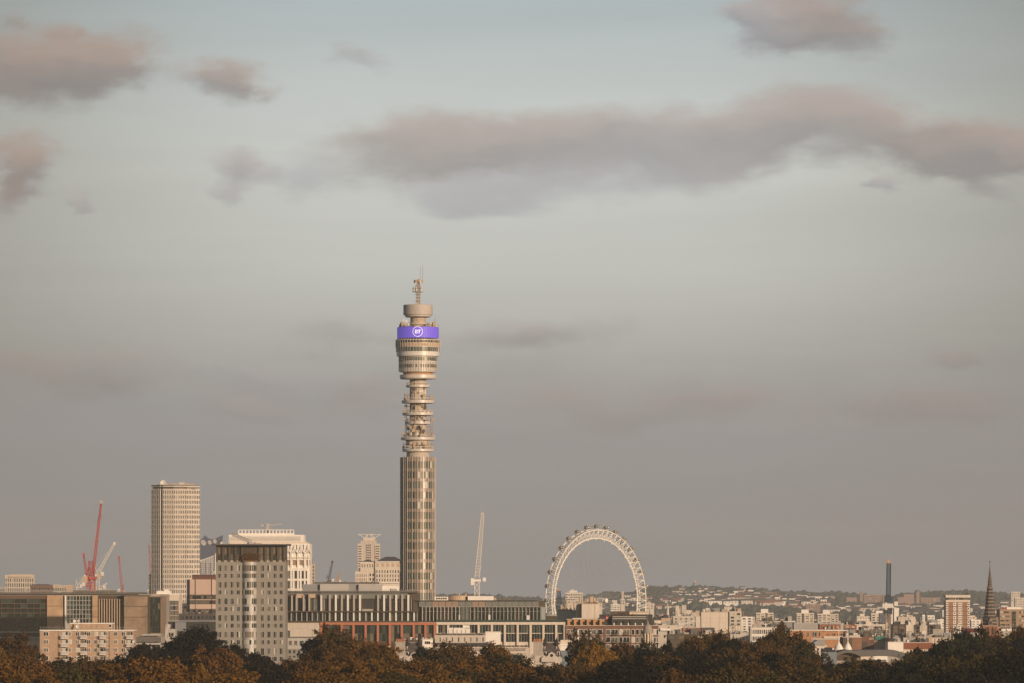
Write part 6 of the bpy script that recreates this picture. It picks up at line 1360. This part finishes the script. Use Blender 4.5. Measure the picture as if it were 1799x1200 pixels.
# ------------------------------------------------------------------ foreground trees: trunk, limbs and a crown of leaf sprays
leafm = mat('leaf', (1,1,1), var=.22, scale=.9, rough=.75, obj_colour=True, spec=.15)
barkm = mat('bark', (.09,.06,.04), var=.3, scale=2)
def tree_mesh(seed, H, Rr, kind='round', leaves=9000, ls=.36, open_=.0):
    r = random.Random(seed); tr = MB(); cr_ = MB(); lobes = []
    th = H*.42; tr.tube((0,0,-.3), (0,0,th), H*.022+.12, None, 8, r2=H*.014+.06)
    nb = 9 if kind != 'tall' else 7
    for i in range(nb):
        a = 2*math.pi*(i*.618+r.random()*.3); f = r.random(); zz = H*(.45+.42*f); rad = Rr*(.75-.35*f)*(r.uniform(.6,1.1)) if kind != 'tall' else Rr*.4*r.random()
        tip = Vector((math.cos(a)*rad, math.sin(a)*rad, zz)); b0 = Vector((0,0,th*r.uniform(.6,1)))
        mid = (b0+tip)/2 + Vector((0,0,H*.04)); tr.tube(b0, mid, .2, None, 6, r2=.13); tr.tube(mid, tip, .13, None, 5, r2=.05)
        lobes.append((tip, Rr*r.uniform(.32,.55)))
        for _ in range(3):
            t2 = tip + Vector((r.gauss(0,1), r.gauss(0,1), r.gauss(.2,.6)))*Rr*.28; tr.tube(mid, t2, .07, None, 4, r2=.02); lobes.append((t2, Rr*r.uniform(.18,.34)))
    lobes.append((Vector((0,0,H*.78)), Rr*.5))
    if kind == 'tall': lobes = [(Vector((r.gauss(0,Rr*.22), r.gauss(0,Rr*.22), H*(.15+.8*t/16))), Rr*(.75*math.sin(math.pi*min(1,(t+3)/17))**.7+.1)) for t in range(17)]
    tw = sum(q[1]**2 for q in lobes); out = []
    for c, q in lobes:
        n_ = int(leaves*q*q/tw)
        sub = [(Vector((r.gauss(0,1), r.gauss(0,1), r.gauss(0,1))).normalized()*q*r.uniform(.7,1.02), q*r.uniform(.18,.36)) for _ in range(max(5, int(18*(q/Rr)+6)))]
        for i in range(n_):
            s_, sr = sub[r.randrange(len(sub))]
            p = c + s_ + Vector((r.gauss(0,1), r.gauss(0,1), r.gauss(0,.8)))*sr*.62
            if r.random() < .16: p = c + Vector((r.gauss(0,1), r.gauss(0,1), r.gauss(0,1))).normalized()*q*r.uniform(.5,1.12)
            if p.z < H*.12: continue
            nrm = (p-c).normalized()*.8 + Vector((r.gauss(0,1), r.gauss(0,1), r.gauss(0,1)))*.6; nrm.normalize()
            a = nrm.orthogonal().normalized(); an = r.random()*6.28; a = (Matrix.Rotation(an, 3, nrm) @ a); b_ = nrm.cross(a)
            l = ls*r.uniform(.6,1.35); k = len(cr_.v)
            cr_.v += [tuple(p-a*l), tuple(p+b_*l*.62), tuple(p+a*l), tuple(p-b_*l*.62)]; cr_.f.append((k,k+1,k+2,k+3)); cr_.m.append(0)
    return tr.mesh('trunk', barkm), cr_.mesh('crown', leafm)
kinds = {}
for i in range(5): kinds['round%d' % i] = tree_mesh(20+i, 17, 7.6, leaves=17000, ls=.33)
kinds['tall'] = tree_mesh(40, 19, 2.6, 'tall', leaves=11000, ls=.30)
kinds['sparse'] = tree_mesh(41, 17, 5.0, leaves=2600, ls=.30)
kinds['dense0'] = tree_mesh(42, 16, 7.4, leaves=24000, ls=.30)
kinds['dense1'] = tree_mesh(43, 16, 6.6, leaves=24000, ls=.28)
HN = {'round': 17, 'tall': 19, 'sparse': 17, 'dense': 16}
CO = {'rust': (.120,.056,.009), 'brown': (.076,.040,.008), 'olive': (.050,.035,.008), 'dark': (.013,.010,.004), 'orange': (.22,.105,.012), 'green': (.022,.019,.006)}
CW = {'rust': 'rust brown', 'brown': 'brown leaved', 'olive': 'olive brown', 'dark': 'dark green', 'orange': 'bright orange', 'green': 'deep green'}
def tree(px, py_top, Y, w_px, kind, col, label=None, rr_=rnd):
    tm, cm = kinds[kind]; base = [v for k, v in HN.items() if kind.startswith(k)][0]
    gz = ground_z(X(px, Y), Y) - .2; h = Z(py_top, Y) - gz; w = w_px*Y/F; RR = {'round': 15.6, 'tall': 5.0, 'sparse': 10.5, 'dense': 15}[[k for k in HN if kind.startswith(k)][0]]
    e = empty('tree', (X(px, Y), Y, gz), label or f"{CW[col]} broad tree crown among the near park trees", 'tree', None if label else 'park trees filling the foreground')
    sz = h/base*.99; sx = max(sz*.72, min(sz*1.4, w/RR)); e.scale = (sx, sx, sz); e.rotation_euler = (0, 0, rr_.uniform(0, 6.28))
    t = put('trunk', tm, e); c = put('crown', cm, e); j = rr_.uniform(.8, 1.2); c.color = (CO[col][0]*j, CO[col][1]*j*rr_.uniform(.92,1.08), CO[col][2]*j, 1)
    return e
T = tree
rt = random.Random(77)
# back row, the crowns that can be told apart
T(22, 1122, 1480, 84, 'round0', 'brown', 'brown tree crown rising before the dark glass offices at the far left')
T(345, 1105, 1560, 130, 'dense0', 'dark', 'large dark round tree left of the grey tower base')
T(258, 1134, 1620, 44, 'dense1', 'dark', 'small dark tree between brick flats and large dark tree')
T(412, 1133, 1500, 40, 'dense0', 'dark', 'dark tree crown touching the left edge of the grey tower')
T(462, 1153, 1500, 60, 'dense1', 'dark', 'low dark tree at the foot of the grey tower')
T(582, 1113, 1560, 112, 'round1', 'brown', 'big brown tree before the terracotta colonnade')
T(640, 1124, 1480, 110, 'round2', 'rust', 'rust brown tree right of the big brown tree before the terracotta colonnade')
T(560, 1122, 1600, 60, 'dense1', 'dark', 'dark tree at the left of the big brown tree')
T(668, 1136, 1470, 70, 'round3', 'rust', 'rust tree crown left of the slate mansard house')
T(750, 1140, 1500, 40, 'dense1', 'green', 'small green tree right of the slate mansard house')
T(800, 1131, 1480, 100, 'round4', 'brown', 'broad brown tree before the stone terrace')
T(872, 1140, 1440, 90, 'round0', 'rust', 'rust brown tree before the right end of the stone terrace')
T(1025, 1120, 1560, 82, 'round1', 'olive', 'olive tree before the left end of the brown apartments')
T(1047, 1131, 1500, 62, 'round2', 'orange', 'bright orange autumn tree before the brown apartments')
T(1092, 1134, 1520, 60, 'round3', 'brown', 'brown tree right of the bright orange tree')
T(1125, 1140, 1520, 46, 'dense0', 'dark', 'dark tree before the domed cupola')
T(1140, 1137, 1600, 60, 'round1', 'olive', 'olive tree hiding the foot of the domed cupola')
T(1172, 1103, 1560, 30, 'tall', 'dark', 'tall narrow dark cypress right of the domed cupola')
T(1156, 1124, 1540, 34, 'tall', 'dark', 'shorter dark cypress left of the tall one')
T(1220, 1120, 1500, 80, 'round4', 'brown', 'brown tree before the low dark brown offices')
T(1268, 1100, 1580, 36, 'sparse', 'rust', 'thin leaved autumn tree in front of the plain pale box block')
T(1302, 1115, 1560, 44, 'sparse', 'rust', 'sparse tree before the low beige blank wall')
T(1285, 1126, 1500, 60, 'dense1', 'dark', 'dark tree under the sparse autumn trees')
T(1252, 1120, 1530, 70, 'round0', 'brown', 'brown tree beneath the thin leaved autumn tree')
T(1375, 1110, 1560, 100, 'round1', 'brown', 'broad brown tree before the gridded office')
T(1415, 1126, 1500, 80, 'round2', 'olive', 'olive brown tree right of the broad brown tree')
T(1345, 1128, 1460, 66, 'round3', 'brown', 'brown tree left of the broad brown tree before the gridded office')
T(1515, 1156, 1500, 80, 'round4', 'olive', 'low olive trees beneath the curved roof')
T(1545, 1162, 1400, 90, 'dense0', 'dark', 'dark crown beneath the white wall of curved roof hall')
T(1612, 1143, 1400, 90, 'dense1', 'dark', 'dark round tree right of the curved roof hall')
T(1660, 1126, 1450, 90, 'dense0', 'dark', 'dark tree before the beige parapet building')
T(1700, 1112, 1480, 90, 'round0', 'green', 'tall deep green tree left of the striped spire')
T(1755, 1112, 1480, 90, 'round2', 'olive', 'olive tree at the foot of the striped spire')
T(1790, 1108, 1540, 70, 'round3', 'brown', 'brown tree at the right edge behind the dark trees')
# filling rows, nearer and lower
prof_back = [(0,1135),(70,1150),(150,1158),(230,1150),(280,1140),(420,1150),(500,1158),(560,1140),(670,1150),(700,1162),(745,1162),(770,1148),(925,1150),(945,1162),(1000,1160),(1100,1146),(1200,1132),(1330,1136),(1450,1156),(1580,1160),(1640,1140),(1799,1124)]
def prf(px):
    for (a, ya), (b_, yb) in zip(prof_back, prof_back[1:]):
        if a <= px <= b_: return ya+(yb-ya)*(px-a)/(b_-a)
    return 1140
def colour_at(px, row):
    if px < 90: c = ['brown','rust','rust'][min(row,2)]
    elif px < 330: c = rt.choice(['dark','dark','olive','brown'] if row < 2 else ['brown','rust','olive'])
    elif px < 420: c = rt.choice(['rust','brown','rust'])
    elif px < 540: c = rt.choice(['dark','dark','olive','brown'])
    elif px < 920: c = rt.choice(['rust','rust','brown','brown','olive'])
    elif px < 1060: c = rt.choice(['dark','dark','olive','brown'])
    elif px < 1240: c = rt.choice(['dark','olive','brown','green'])
    elif px < 1450: c = rt.choice(['brown','olive','brown','dark'])
    elif px < 1580: c = rt.choice(['olive','dark','dark','brown'])
    else: c = rt.choice(['dark','dark','green','olive'])
    return c
for row, (Y_, dy, wd, st_) in enumerate(((1400,3,112,66),(1290,15,120,70),(1180,27,130,76),(1080,40,140,84))):
    px = -40 + rt.uniform(0, 20)
    while px < 1850:
        T(px, max(prf(min(max(px,0),1799))+dy, 1118+dy*.9)+rt.uniform(-7,9), Y_+rt.uniform(-35,35), wd*rt.uniform(.85,1.2), rt.choice(['round0','round1','round2','round3','round4','dense0','dense1']), colour_at(px, row), rr_=rt)
        px += st_*rt.uniform(.8, 1.15)
